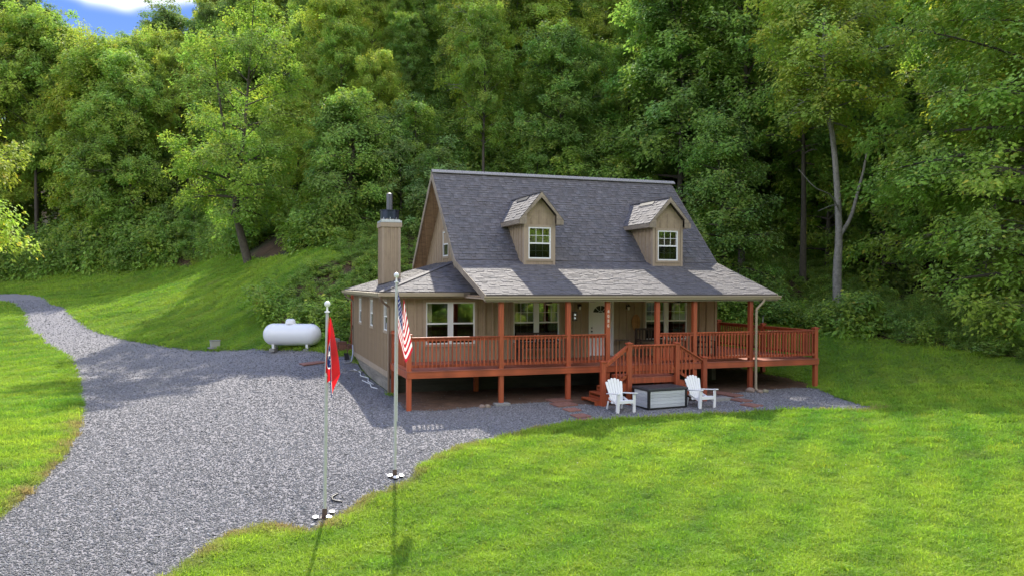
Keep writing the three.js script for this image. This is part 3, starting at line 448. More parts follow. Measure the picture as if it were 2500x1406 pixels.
// porch fascia, gutter and downspouts
part('porch_fascia', bx(XL - 0.02, XR + 0.02, 3.42, EY - 0.02, EZ - 0.03, EZ - 0.002), M.fascia, house);
{
  const s = new THREE.Shape([[0, 0], [0.08, 0], [0.085, 0.04], [0.115, 0.075], [0.115, 0.12], [0.103, 0.12], [0.1, 0.082], [0.07, 0.045], [0.07, 0.012], [0, 0.012]].map(([a, b]) => new THREE.Vector2(a, b)));
  const gg = new THREE.ExtrudeGeometry(s, { depth: XR - XL + 0.2, bevelEnabled: false }); gg.applyMatrix4(new THREE.Matrix4().makeBasis(V(0, 0, 1), V(0, 1, 0), V(-1, 0, 0))); gg.translate(XR + 0.1, EY - 0.16, EZ);
  part('porch_gutter', gg, M.gutter, house);
  const sp = (name, pts, r = 0.04, m = M.gutterBrown) => part(name, tube(pts, r, 8, pts.length * 8), m, house);
  sp('downspout', [[12.52, 3.52, 0.14], [12.5, 3.4, 0.12], [12.36, 3.24, 0.08], [12.27, 3.12, 0.05], [12.26, 2.9, 0.05], [12.25, 1.6, 0.05], [12.25, 0.5, 0.05], [12.25, 0.36, 0.07], [12.27, 0.3, 0.2]], 0.045, M.gutter);
  sp('downspout', [[-0.4, 3.58, -2.42], [-0.38, 3.45, -2.5], [-0.2, 3.3, -2.7], [-0.06, 3.2, -2.82], [-0.05, 3.0, -2.83], [-0.05, 1.5, -2.83], [-0.05, 0.35, -2.83], [-0.06, 0.22, -2.8], [-0.2, 0.17, -2.6], [-0.6, 0.13, -2.25], [-0.85, 0.1, -2.05]]);
  sp('downspout', [[-0.4, 3.56, -12.1], [-0.3, 3.4, -12.0], [-0.06, 3.2, -11.76], [-0.05, 2.8, -11.73], [-0.05, 0.6, -11.73]]);
}
// dormers
for (const cx of [5.425, 10.61]) {
  const zf = -3.2, w = 0.575 + (cx > 8 ? 0.04 : 0), yB = roofY(zf) - 0.03, yE = 6.26, yA = 7.25, ov = 0.26, zo = zf + 0.22, sl = (yA - yE) / (w + ov), back = (y) => KZ - (y - KY) / ((TY - KY) / (KZ - TZ));
  const yp = yA - (w) * sl - 0.14 ;
  const shp = new THREE.Shape([[-w, yB], [w, yB], [w, yp], [0, yA - 0.16], [-w, yp]].map(([a, b]) => new THREE.Vector2(a, b))), wy0 = 4.87, wy1 = 6.0, wx = 0.43;
  const hole = new THREE.Path([[-wx, wy0], [wx, wy0], [wx, wy1], [-wx, wy1]].map(([a, b]) => new THREE.Vector2(a, b))); shp.holes.push(hole);
  const dw = part('dormer_wall', new THREE.ExtrudeGeometry(shp, { depth: 0.1, bevelEnabled: false }).translate(cx, 0, zf - 0.1), M.siding[1], house);
  for (const s of [-1, 1]) {   // cheeks running back into the roof
    const ch = new THREE.Shape([[zf - 0.1, yB - 0.05], [zf - 0.1, yp], [back(yp) - 0.2, yp], [KZ, KY - 0.05]].map(([a, b]) => new THREE.Vector2(-a, b))), g = new THREE.ExtrudeGeometry(ch, { depth: 0.1, bevelEnabled: false }); g.rotateY(Math.PI / 2); g.translate(cx + (s < 0 ? -w : w - 0.1), 0, 0);
    const c = part('dormer_wall', g, M.siding[1], house);
    for (let z = zf - 0.32, i = 0; z > back(yp) + 0.05; z -= 0.29, i++) placed('batten', 0.02, yp - roofY(z) + 0.02, 0.05, cx + s * (w + 0.01), (yp + roofY(z)) / 2, z, M.siding[i % 3], c);
    placed('corner_board', 0.024, yp - yB, 0.1, cx + s * (w + 0.012), (yp + yB) / 2, zf - 0.05, M.trim, c);
  }
  for (const s of [-1, 1]) placed('corner_board', 0.09, yp - yB, 0.024, cx + s * (w - 0.021), (yp + yB) / 2, zf + 0.012, M.trim, dw);
  for (const [dx, h] of [[-0.3, 0.2], [-0.0, 0.5], [0.3, 0.2]]) placed('batten', 0.05, h, 0.02, cx + dx, 6.12 + h / 2, zf + 0.01, M.siding[0], dw);
  for (const dx of [-0.2, 0, 0.2]) placed('batten', 0.05, wy0 - yB - 0.12, 0.02, cx + dx, (wy0 + yB) / 2 - 0.06, zf + 0.01, M.siding[2], dw);
  const cs = part('casing', casing('x', new THREE.Group(), -wx, wx, wy0, wy1, 0.08).geometry, M.trim, dw); cs.position.set(cx, 0, zf);
  windowUnit(house, -wx, wx, wy0, wy1, 1, true, [cx - wx, wy0, zf]);
  part('dormer_room', bx(cx - w + 0.12, cx + w - 0.12, yB + 0.1, yp - 0.05, zf - 0.5, zf - 0.45), M.inside, house);
  for (const s of [-1, 1]) {   // roof slopes
    const eo = V(cx + s * (w + ov), yE, zo), ro = V(cx, yA, zo), rb = V(cx, yA, back(yA) - 0.05), eb = V(cx + s * (w + ov), yE, back(yE) - 0.05);
    const rf = part('dormer_roof', slab(s < 0 ? [eb, eo, ro, rb] : [eo, eb, rb, ro], 0.06), roofUnder, house), up = ro.clone().sub(eo), len = up.length(); up.normalize();
    const dz = (v) => (back(lerp(yE, yA, v / len)) - 0.02);
    if (s < 0) shingle(rf, V(eo.x, eo.y, 0), V(0, 0, 1), up, len, (v) => [dz(v), zo + 0.01]);
    else shingle(rf, V(eo.x, eo.y, 0), V(0, 0, -1), up, len, (v) => [-zo - 0.01, -dz(v)]);
    // barge board with returned foot, eave board
    const bb = new THREE.Shape([[0, yA - 0.01], [s * (w + ov), yE - 0.01], [s * (w + ov), yE - 0.17], [s * (w - 0.01), yE - 0.17], [s * (w - 0.01), yp + 0.02], [0, yA - 0.2]].map(([a, b]) => new THREE.Vector2(a, b)));
    const bg = new THREE.ExtrudeGeometry(bb, { depth: 0.03, bevelEnabled: false }); part('barge_board', bg.translate(cx, 0, zo - 0.02), M.fascia, house);
    part('dormer_fascia', bx(cx + s * (w + ov) - 0.014, cx + s * (w + ov) + 0.014, yE - 0.16, yE - 0.012, back(yE) - 0.0, zo - 0.021), M.fascia, house);
    part('dormer_soffit', bx(Math.min(cx + s * (w + 0.03), cx + s * (w + ov - 0.02)), Math.max(cx + s * (w + 0.03), cx + s * (w + ov - 0.02)), yE - 0.165, yE - 0.14, back(yE), zo - 0.03), M.trim, house);
  }
  const rv = part('ridge_vent', boxG(0.16, 0.03, 1.15), M.black, house); rv.position.set(cx - 0.14, yA - 0.14 * sl + 0.035, -4.6); rv.rotation.z = Math.atan(sl);
  part('dormer_ridge', bx(cx - 0.07, cx + 0.07, yA - 0.02, yA + 0.022, -6.2, zo), tabMats[3], house);
}
// chimney
{
  const x0 = 0.28, x1 = 0.98, z0 = -7.0, z1 = -6.2, c = part('chimney', bx(x0, x1, 3.6, 6.25, z0, z1), M.siding[1], house);
  for (const [x, z, a, b] of [[x0 + 0.045, z1, 0.09, 0.02], [x1 - 0.045, z1, 0.09, 0.02]]) placed('corner_board', a, 2.65, b, x, 4.925, z + 0.011, M.trim, c);
  for (const x of [0.47, 0.63, 0.79]) placed('batten', 0.05, 2.6, 0.02, x, 4.9, z1 + 0.01, M.siding[2], c);
  for (const z of [-6.95, -6.75, -6.5, -6.25]) placed('batten', 0.02, 2.6, 0.055, x0 - 0.01, 4.9, z, M.siding[1], c);
  part('trim_band', bx(x0 - 0.05, x1 + 0.05, 6.08, 6.24, z0 - 0.05, z1 + 0.05), M.trim, c);
  part('flashing', merge([bx(x0 - 0.04, x1 + 0.04, 6.251, 6.32, z0 - 0.04, z1 + 0.04), bx(x0 + 0.02, x1 - 0.02, 6.32, 6.36, z0 + 0.02, z1 - 0.02)]), M.galv, c);
  part('base_flashing', merge([slab([V(x0 - 0.14, 3.93, z1 + 0.2), V(x1 + 0.1, 4.165, z1 + 0.2), V(x1 + 0.1, 4.165, z1 - 0.1), V(x0 - 0.14, 3.93, z1 - 0.1)], 0.012)]), M.darkMetal, c);
  const cap = new THREE.CylinderGeometry(0.36, 0.36, 0.3, 8); cap.rotateY(Math.PI / 8); part('chimney_shroud', merge([at(cap, 0.63, 6.55, -6.6), at(new THREE.CylinderGeometry(0.39, 0.39, 0.03, 8).rotateY(Math.PI / 8), 0.63, 6.715, -6.6)]), mat(0.03, 0.04, 0.065, 0.35, { metalness: 0.5 }), c);
  for (let k = 0; k < 8; k++) { const a = k * Math.PI / 4 + 0.1; placed('bracket', 0.05, 0.1, 0.03, 0.63 + Math.cos(a) * 0.31, 6.4, -6.6 + Math.sin(a) * 0.31, M.galv, c, -a); }
  part('flue_pipe', merge([at(new THREE.CylinderGeometry(0.115, 0.115, 0.62, 18), 0.63, 7.03, -6.6), at(new THREE.SphereGeometry(0.115, 18, 8, 0, 6.284, 0, 1.571).scale(1, 0.4, 1), 0.63, 7.34, -6.6)]), mat(0.13, 0.13, 0.15, 0.4, { metalness: 0.6 }), c);
}

// ---------- the deck, its railings and stairs ----------
const deck = thing('deck', 'red stained timber deck with railings and double stairs along the front of the house', 'deck');
{
  const r = rng(9), st = () => M.stain[Math.floor(r() * 5)], flm = () => M.floor[Math.floor(r() * 3)], X8 = 14.95, ZB = -6.27;
  // floor boards
  for (let i = 0; i < 20; i++) { const z = 0.015 - 0.0715 - i * 0.1435; if (z > ZW + 0.07) placed('floor_board', X8 + 0.02, 0.03, 0.138, X8 / 2, FL - 0.015, z, flm(), deck); }
  for (let i = 0; i < 24; i++) { const z = -2.87 - 0.0715 - i * 0.1435; if (z > ZB) placed('floor_board', X8 - RX - 0.05, 0.03, 0.138, (X8 + RX + 0.05) / 2, FL - 0.015, z, flm(), deck); }
  const rim = (n, a, b, c, d, e, f) => part(n, bx(a, b, c, d, e, f), st(), deck);
  rim('rim_joist', 0, X8, 1.13, 1.318, -0.045, -0.003); rim('rim_joist', -0.002, 0.04, 1.128, 1.316, ZW + 0.01, -0.046); rim('rim_joist', X8 - 0.04, X8 + 0.002, 1.128, 1.316, ZB, -0.046); rim('rim_joist', RX + 0.02, X8 - 0.042, 1.128, 1.316, ZB, ZB + 0.04);
  for (let x = 0.6; x < X8 - 0.3; x += 0.61) part('joist', bx(x, x + 0.04, 1.13, 1.314, x > RX + 0.05 ? ZB + 0.045 : ZW + 0.02, -0.048), M.stain[0], deck);
  const post = (x, z, y1, lift = 0.1, cap) => { const y0 = height(x, z) - lift, o = placed('post', 0.14, y1 - y0, 0.14, x, (y0 + y1) / 2, z, st(), deck); if (cap) { const c = part('post_cap', merge([boxG(0.2, 0.035, 0.2), at(new THREE.ConeGeometry(0.1, 0.035, 4, 1).rotateY(Math.PI / 4), 0, 0.034, 0)]), M.stain[3], o); c.position.y = (y1 - y0) / 2 + 0.018; } return o; };
  const PX = [2.99, 5.25, 6.64, 8.47, 9.89, 12.13];
  for (const x of PX) post(x, -0.115, 3.42);
  post(0.075, -0.11, 2.42, 0.1, true); post(X8 - 0.075, -0.11, 2.42, 0.1, true); post(X8 - 0.115, -3.1, 2.42, 0.1, true); post(X8 - 0.115, ZB + 0.075, 2.42, 0.1, true);
  post(0.11, ZW + 0.09, 2.42); for (const x of [2.9, 7.6]) post(x, -2.6, 1.12);
  // a straight run of railing from a to b
  const bal = boxG(0.036, 0.86, 0.036);
  const railing = (x0, z0, x1, z1, out, y = FL, hgt = 1.0) => {
    const len = Math.hypot(x1 - x0, z1 - z0), ry = -Math.atan2(z1 - z0, x1 - x0), g = part('railing', boxG(len, 0.036, 0.14), st(), deck); g.position.set((x0 + x1) / 2, y + hgt, (z0 + z1) / 2); g.rotation.y = ry;
    placed('upper_rail', len, 0.085, 0.036, 0, -0.062, 0, st(), g); placed('lower_rail', len, 0.085, 0.036, 0, -hgt + 0.14, 0, st(), g);
    const n = Math.max(1, Math.round(len / 0.127) - 1); for (let i = 0; i < n; i++) { const o = part('baluster', bal, st(), g); o.position.set(-len / 2 + (i + 1) * len / (n + 1), -hgt / 2 + 0.03, out * 0.037); }
  };
  const zr = -0.075; let prev = 0.145;
  for (const x of [2.99, 5.25, 6.64]) { railing(prev, zr, x - 0.07, zr, 1); prev = x + 0.07; }
  railing(8.54, zr, 9.82, zr, 1); railing(9.96, zr, 12.06, zr, 1); railing(12.2, zr, X8 - 0.145, zr, 1);
  railing(0.06, ZW + 0.16, 0.06, -0.18, 1);
  railing(X8 - 0.08, -0.18, X8 - 0.08, -3.03, 1); railing(X8 - 0.08, -3.17, X8 - 0.08, ZB + 0.145, 1); railing(RX + 0.05, ZB + 0.08, X8 - 0.19, ZB + 0.08, -1);
  // landing and its two flights
  const LY = 1.07, lx0 = 6.74, lx1 = 8.55, lz = 1.1;
  for (let i = 0; i < 8; i++) placed('floor_board', lx1 - lx0, 0.03, 0.132, (lx0 + lx1) / 2, LY - 0.015, 0.07 + i * 0.137, flm(), deck);
  rim('landing_rim', lx0, lx1, 0.88, LY - 0.032, lz - 0.045, lz - 0.003); rim('landing_rim', lx0, lx0 + 0.04, 0.88, LY - 0.033, 0, lz - 0.046); rim('landing_rim', lx1 - 0.04, lx1, 0.88, LY - 0.033, 0, lz - 0.046);
  post(lx0 + 0.06, lz + 0.03, 2.12, 0.1, true); post(lx1 - 0.06, lz + 0.03, 2.1, 0.1, true);
  railing(lx0 + 0.13, lz + 0.03, lx1 - 0.13, lz + 0.03, 1, LY, 1.0);
  for (const s of [-1, 1]) {
    const xs = s < 0 ? lx0 : lx1, nx = s < 0 ? 5.9 : 9.5, gy = 0.18;
    for (let i = 0; i < 4; i++) { const y = LY - 0.178 * (i + 1), x = xs + s * (0.13 + i * 0.27); placed('tread', 0.29, 0.04, 1.0, x, y, 0.56, st(), deck); placed('riser', 0.02, 0.07, 0.94, x - s * 0.13, y + 0.06, 0.56, M.stain[0], deck); }
    for (const z of [0.03, 1.03]) { const p = [[xs, LY - 0.04], [xs, LY - 0.32], [xs + s * 0.95, gy - 0.02], [xs + s * 1.2, gy - 0.02], [xs + s * 1.2, gy + 0.13]]; const sh = new THREE.Shape(); sh.moveTo(p[0][0], p[0][1]); for (let i = 0; i < 4; i++) { sh.lineTo(xs + s * (i * 0.27), LY - 0.178 * (i + 1) - 0.022); sh.lineTo(xs + s * ((i + 1) * 0.27), LY - 0.178 * (i + 1) - 0.022); } sh.lineTo(xs + s * 1.08, gy - 0.04); sh.lineTo(xs + s * 0.86, gy - 0.04); sh.lineTo(xs, LY - 0.4); part('stringer', new THREE.ExtrudeGeometry(sh, { depth: 0.038, bevelEnabled: false }).translate(0, 0, z), st(), deck); }
    post(nx, lz + 0.03, s < 0 ? 1.57 : 1.62, 0.1, true);
    // sloping hand rail
    const a = V(xs + s * 0.02, LY + 0.98, lz + 0.03), b = V(nx - s * 0.07, (s < 0 ? 1.5 : 1.55), lz + 0.03), d = b.clone().sub(a), rail = part('railing', boxG(d.length(), 0.036, 0.14), st(), deck); rail.position.copy(a).lerp(b, 0.5); rail.rotation.z = Math.atan2(d.y, d.x) + (s < 0 ? Math.PI : 0);
    placed('upper_rail', d.length(), 0.085, 0.036, 0, -0.062, 0, st(), rail); placed('lower_rail', d.length(), 0.085, 0.036, 0, -0.74, 0, st(), rail);
    for (let i = 1; i < 6; i++) { const o = placed('baluster', 0.036, 0.74, 0.036, -d.length() / 2 + i * d.length() / 6, -0.41 + 0, 0.037, st(), rail); o.rotation.z = -rail.rotation.z; }
  }
}

// ---------- trees ----------
const leafMats = [[0.25, 0.42, 0.065], [0.31, 0.48, 0.065], [0.41, 0.54, 0.07], [0.24, 0.38, 0.09], [0.17, 0.3, 0.05]].map(([r, g, b]) => new THREE.MeshPhysicalMaterial({ color: new THREE.Color().setRGB(r, g, b), vertexColors: true, roughness: 1, specularIntensity: 0.5, clearcoat: 0.22, clearcoatRoughness: 0.5, transmission: 0.5, thickness: 0, side: THREE.DoubleSide }));
class Leaves {
  constructor() { this.p = []; this.c = []; }
  leaf(x, y, z, d, n, len, w, c) {   // d along the leaf, n its face; folded a little along the rib
    const s = V().crossVectors(d, n).normalize(), k = w / 2, mx = x + d.x * len * 0.45, my = y + d.y * len * 0.45, mz = z + d.z * len * 0.45, f = w * 0.22;
    const L = [mx + s.x * k + n.x * f, my + s.y * k + n.y * f, mz + s.z * k + n.z * f], R = [mx - s.x * k + n.x * f, my - s.y * k + n.y * f, mz - s.z * k + n.z * f], T = [x + d.x * len, y + d.y * len, z + d.z * len];
    this.p.push(x, y, z, ...L, ...T, x, y, z, ...T, ...R); for (let i = 0; i < 6; i++) this.c.push(c[0], c[1], c[2]);
  }
  build() { const g = new THREE.BufferGeometry(); g.setAttribute('position', new THREE.BufferAttribute(new Float32Array(this.p), 3)); g.setAttribute('color', new THREE.BufferAttribute(new Float32Array(this.c), 3)); g.computeVertexNormals(); this.p = this.c = null; return g; }
}
function limb(pts, r0, r1, seg = 5) {   // tapered tube through points
  const curve = new THREE.CatmullRomCurve3(pts), n = Math.max(3, pts.length * 2), f = curve.computeFrenetFrames(n, false), pos = [], idx = [], uv = [], q = V();
  let len = 0, last = null;
  for (let i = 0; i <= n; i++) { curve.getPoint(i / n, q); if (last) len += q.distanceTo(last); last = q.clone(); const r = lerp(r0, r1, i / n); for (let j = 0; j <= seg; j++) { const a = j / seg * 6.283; pos.push(q.x + (f.normals[i].x * Math.cos(a) + f.binormals[i].x * Math.sin(a)) * r, q.y + (f.normals[i].y * Math.cos(a) + f.binormals[i].y * Math.sin(a)) * r, q.z + (f.normals[i].z * Math.cos(a) + f.binormals[i].z * Math.sin(a)) * r); uv.push(j / seg * r0 * 6, len * 0.7); } }
  for (let i = 0; i < n; i++) for (let j = 0; j < seg; j++) { const a = i * (seg + 1) + j, b = a + seg + 1; idx.push(a, a + 1, b, b, a + 1, b + 1); }
  const g = new THREE.BufferGeometry(); g.setAttribute('position', new THREE.Float32BufferAttribute(pos, 3)); g.setAttribute('uv', new THREE.Float32BufferAttribute(uv, 2)); g.setIndex(idx); g.computeVertexNormals(); return g;
}
function growTree(sd, o) {
  const { H, R, base = 0.25, limbs = 22, leaf = 0.26, per = 110, tr = 0.2, rise = 0.5, spray = 0.75, bend = [], fill = 1, flatness = 0.55, bare = 0, top = 0.5 } = o, K = o.coarse ? 1 : 0.74, r = rng(sd), L = new Leaves(), wood = [];
  const gauss = () => (r() + r() + r() - 1.5) * 1.15;
  const stem = (bend.length ? bend : [[0, 0, 0], [gauss() * 0.2, 0.33, gauss() * 0.2], [gauss() * 0.35, 0.66, gauss() * 0.35], [gauss() * 0.5, 0.97, gauss() * 0.5]]).map(([x, t, z]) => V(x, t * H - (t === 0 ? 0.4 : 0), z));
  const sc = new THREE.CatmullRomCurve3(stem); wood.push(limb(stem, tr, 0.025, 8));
  const on = (t) => { const u = sc.getPoint(t); return u; };
  const puff = (c, out, k, tone) => {
    const n0 = V(out.x * 0.55 + gauss() * 0.25, 0.85 + gauss() * 0.2, out.z * 0.55 + gauss() * 0.25).normalize(), u = V().crossVectors(n0, V(gauss(), gauss(), gauss() + 0.01)).normalize(), w = V().crossVectors(n0, u), rad = spray * (K < 1 ? 0.84 : 1) * (0.6 + 0.8 * r()) * k, n = Math.round(per * (K < 1 ? 1.2 : 1) * k * k * (0.6 + 0.8 * r())), hue = r();
    for (let i = 0; i < n; i++) {
      const a = r() * 6.283, q = Math.sqrt(r()) * rad * (0.75 + 0.25 * Math.sin(a * 3 + hue * 9)), hgt = gauss() * flatness * rad - q * q * 0.22 / rad, x = c.x + u.x * Math.cos(a) * q + w.x * Math.sin(a) * q + n0.x * hgt, y = c.y + u.y * Math.cos(a) * q + w.y * Math.sin(a) * q + n0.y * hgt, z = c.z + u.z * Math.cos(a) * q + w.z * Math.sin(a) * q + n0.z * hgt;
      const d = V(u.x * Math.cos(a) + w.x * Math.sin(a) + gauss() * 0.5, u.y * Math.cos(a) + w.y * Math.sin(a) - 0.25 + gauss() * 0.4, u.z * Math.cos(a) + w.z * Math.sin(a) + gauss() * 0.5).normalize(), nn = V(n0.x + gauss() * 0.55, n0.y + gauss() * 0.55, n0.z + gauss() * 0.55).normalize(), l = leaf * K * (0.65 + 0.7 * r()), t = tone * (0.72 + 0.56 * r()), y2 = r() < 0.05 ? 1.5 : 1;
      L.leaf(x, y, z, d, nn, l, l * (0.5 + 0.2 * r()), [t * (0.88 + 0.3 * hue) * y2, t, t * (1.1 - 0.3 * hue)]);
    }
  };
  for (let i = 0; i < limbs; i++) {
    const k = (i + r() * 0.9) / limbs, t = base + (0.98 - base) * k, s = on(t), prof = k < top * 0.7 ? 0.62 + 0.38 * k / (top * 0.7) : Math.sqrt(Math.max(0.03, 1 - ((k - top * 0.7) / (1.02 - top * 0.7)) ** 2)), az = i * 2.4 + gauss() * 0.5, el = (lerp(0.05, 1.15, k ** 1.3) + (o.up ?? 0) * (1 - 0.5 * k)) * rise * 1.6 + gauss() * 0.2, len = R * prof * (0.75 + 0.4 * r()) / Math.max(0.55, Math.cos(el)) * 0.9;
    const dir = V(Math.cos(az) * Math.cos(el), Math.sin(el), Math.sin(az) * Math.cos(el)), pt = (q) => s.clone().addScaledVector(dir, len * q).add(V(0, -len * 0.16 * q * q, 0));
    const lr = Math.max(0.018, tr * (1 - t) * 0.55 + 0.012);
    wood.push(limb([s, pt(0.35), pt(0.7), pt(1)], lr, 0.01, 4));
    if (r() < bare) { for (let m = 0; m < 3; m++) { const p = pt(0.4 + 0.2 * m), e = p.clone().add(V(gauss() * 0.7, 0.2 + gauss() * 0.4, gauss() * 0.7)); wood.push(limb([p, p.clone().lerp(e, 0.5).add(V(0, 0.1, 0)), e], 0.014, 0.006, 3)); } continue; }
    const n = Math.max(2, Math.round(len * (K < 1 ? 2.9 : 2.3) * fill)), tone = 0.8 + 0.4 * r();
    for (let j = 0; j < n; j++) {
      const q = 0.25 + 0.78 * Math.pow((j + r()) / n, 0.75), side = gauss() * 0.42 * len * (0.4 + 0.6 * q), p = pt(q).add(V(-Math.sin(az) * side, gauss() * (o.lift ?? 0.6), Math.cos(az) * side));
      if (Math.abs(side) > 0.5) { const b = pt(q * 0.85); wood.push(limb([b, b.clone().lerp(p, 0.5).add(V(0, 0.08, 0)), p], 0.016, 0.006, 3)); }
      puff(p, V(dir.x, 0, dir.z), 0.8 + 0.35 * r(), tone);
    }
  }
  for (let i = 0; i < 4; i++) puff(on(0.99).add(V(gauss() * 0.5, gauss() * 0.4, gauss() * 0.5)), V(0, 0, 0), 0.8, 1);
  for (const l of o.extra ?? []) { const pts = l.pts.map((q) => V(...q)); wood.push(limb(pts, l.r, l.r * 0.3, 6)); for (let i = 0; i < (l.n ?? 0); i++) { const e = pts[pts.length - 1]; puff(e.clone().add(V(gauss() * l.s, gauss() * l.s * 0.8, gauss() * l.s)), V(gauss(), 0, gauss()), 1, 1); } }
  return { trunk: merge(wood), crown: L.build() };
}
function plant(name, label, cat, kind, [x, z], o = {}) {
  const t = thing(name, label, cat, [x, height(x, z) - (o.sink ?? 0.1), z], o.turn ?? 0, o.group);
  if (kind.trunk) part('trunk', kind.trunk, o.bark ?? M.bark, t); part('crown', kind.crown, leafMats[o.leaf ?? 0], t);
  const s = o.s ?? 1; t.scale.set(s * (o.w ?? 1), s, s * (o.w ?? 1)); return t;
}
const KIND = {
  maple: [growTree(11, { H: 15, R: 4.0, base: 0.06, limbs: 50, per: 100, leaf: 0.28, rise: 0.4, up: 0.25, lift: 0.7, tr: 0.19, top: 0.4 }), growTree(12, { H: 16, R: 4.4, base: 0.1, limbs: 48, per: 100, leaf: 0.28, rise: 0.5, up: 0.35, lift: 0.8, tr: 0.2, top: 0.5 })],
  tall: [growTree(21, { H: 21, R: 4.1, base: 0.34, limbs: 46, per: 95, leaf: 0.3, rise: 0.6, up: 0.5, lift: 0.9, tr: 0.24, top: 0.6, bare: 0.06 }), growTree(22, { H: 22, R: 4.6, base: 0.26, limbs: 48, per: 95, leaf: 0.3, rise: 0.6, up: 0.6, lift: 0.9, tr: 0.26, top: 0.6 }), growTree(23, { H: 20, R: 3.7, base: 0.4, limbs: 42, per: 95, leaf: 0.3, rise: 0.55, up: 0.45, lift: 0.9, tr: 0.2, top: 0.6, bare: 0.12 })],
  young: [growTree(31, { H: 8, R: 2.3, base: 0.06, limbs: 24, per: 95, leaf: 0.24, rise: 0.45, tr: 0.08, spray: 0.6, top: 0.35 }), growTree(32, { H: 6.5, R: 2.4, base: 0.04, limbs: 20, per: 95, leaf: 0.24, rise: 0.4, tr: 0.07, spray: 0.6, top: 0.4 })],
};
const TOP = {}; for (const k in KIND) TOP[k] = KIND[k].map((t) => { t.crown.computeBoundingBox(); return t.crown.boundingBox.max.y; });
// single trees the eye picks out
const hero = [];
{
  const P = (n, l, c, k, at_, o) => { const t = plant(n, l, c, k, at_, o); hero.push([at_[0], at_[1], o.clear ?? 3]); return t; };
  const leaning = growTree(51, { H: 17.5, R: 4.7, base: 0.34, limbs: 44, per: 74, leaf: 0.24, rise: 0.5, tr: 0.3, top: 0.5, bend: [[0, 0, 0], [-0.45, 0.08, 0], [-0.9, 0.2, 0.1], [-0.75, 0.31, 0.1], [-0.5, 0.42, 0], [-0.1, 0.7, 0], [0.2, 0.97, 0]], extra: [{ pts: [[-0.85, 3.9, 0.1], [-1.35, 5.6, 0.2], [-1.5, 8, 0.2], [-1.9, 10.5, 0.3], [-2.2, 13.5, 0.2]], r: 0.17, n: 10, s: 1.3 }, { pts: [[-0.8, 4.2, 0.1], [-2.2, 5.2, 0.8], [-3.9, 5.8, 1.2]], r: 0.06, n: 8, s: 0.8 }, { pts: [[-0.8, 5, 0.1], [-2.6, 6.9, 0.6], [-4.4, 7.4, 0.9]], r: 0.06, n: 8, s: 0.8 }] });
  P('deciduous_tree', 'tall tree with a curved leaning grey trunk at the top of the lawn bank', 'tree', leaning, [-4.11, -31.66], { bark: M.bark, leaf: 1, clear: 4.5 });
  const pale = growTree(52, { H: 15.5, R: 4.0, base: 0.6, limbs: 30, per: 95, leaf: 0.24, rise: 0.55, tr: 0.24, top: 0.5, bend: [[0, 0, 0], [-0.1, 0.16, 0], [0, 0.265, 0], [-0.25, 0.5, 0], [-0.7, 0.69, 0], [-1.0, 0.85, 0], [-0.9, 0.98, 0]], extra: [{ pts: [[-0.05, 4.0, 0], [0.5, 5.0, 0.2], [0.85, 6.3, 0.3], [1.25, 7.6, 0.3], [1.6, 9.3, 0.2]], r: 0.11, n: 3, s: 0.8 }, { pts: [[0, 5.2, 0.1], [-0.9, 6.0, 0.5], [-2.2, 6.3, 0.9], [-3.0, 7.1, 0.8]], r: 0.04 }, { pts: [[-0.1, 5.6, 0.1], [-1.0, 5.5, 0.6], [-1.9, 5.2, 0.8]], r: 0.03 }, { pts: [[-0.3, 8, 0.1], [-1.1, 9.6, 0.4], [-1.7, 10.8, 0.4]], r: 0.04, n: 2, s: 0.5 }] });
  P('deciduous_tree', 'pale forked trunk tree with high yellow green crown beside the right end of the deck', 'tree', pale, [22.73, -7.99], { bark: M.paleBark, leaf: 2, clear: 3 });
  const straight = growTree(53, { H: 15, R: 3.0, base: 0.5, limbs: 26, per: 95, leaf: 0.24, rise: 0.4, tr: 0.2, bare: 0.25, bend: [[0, 0, 0], [0.05, 0.3, 0], [0, 0.6, 0], [0.1, 0.97, 0]] });
  P('deciduous_tree', 'straight dark grey trunk just left of the pale forked tree', 'tree', straight, [24.53, -12.87], { bark: M.bark, leaf: 0, clear: 3 });
  const mast = growTree(54, { H: 13, R: 2.6, base: 0.2, limbs: 30, per: 85, leaf: 0.24, rise: 0.5, tr: 0.2, bare: 0.3, bend: [[0, 0, 0], [0.05, 0.3, 0], [-0.2, 0.6, 0], [-0.3, 0.97, 0]] });
  P('deciduous_tree', 'tall thin tree with a pale trunk rising straight behind the left end of the ridge', 'tree', mast, [10.96, -30.22], { bark: M.paleBark, leaf: 2, clear: 3.4 });
  const round = growTree(55, { H: 10, R: 2.7, base: 0.05, limbs: 44, per: 120, leaf: 0.22, rise: 0.3, tr: 0.16, top: 0.35, spray: 0.7 });
  P('maple_tree', 'dense fresh green maple with layered boughs right of the roof ridge', 'tree', round, [18.87, -11.9], { leaf: 0, clear: 3.2 });
  const dark = growTree(56, { H: 8.6, R: 3.1, base: 0.06, limbs: 46, per: 115, leaf: 0.23, rise: 0.3, tr: 0.2, top: 0.35 });
  P('maple_tree', 'dense dark maple standing behind the chimney', 'tree', dark, [1.7, -26.6], { leaf: 0, clear: 3.6 });
  const near = growTree(57, { H: 17, R: 7.4, base: 0.1, limbs: 66, per: 105, leaf: 0.25, rise: 0.35, tr: 0.3, top: 0.4, spray: 0.8, fill: 0.95 });
  P('beech_tree', 'large near tree with sunlit drooping boughs filling the right edge', 'tree', near, [24.6, 1.6], { leaf: 1, clear: 6 });
  const side = growTree(58, { H: 11.5, R: 3.6, base: 0.42, limbs: 34, per: 105, leaf: 0.22, rise: 0.35, tr: 0.16, top: 0.4, spray: 0.7 });
  P('deciduous_tree', 'bright yellow green boughs reaching in at the left edge above the lawn', 'tree', side, [-16.4, -13.6], { leaf: 2, clear: 3 });
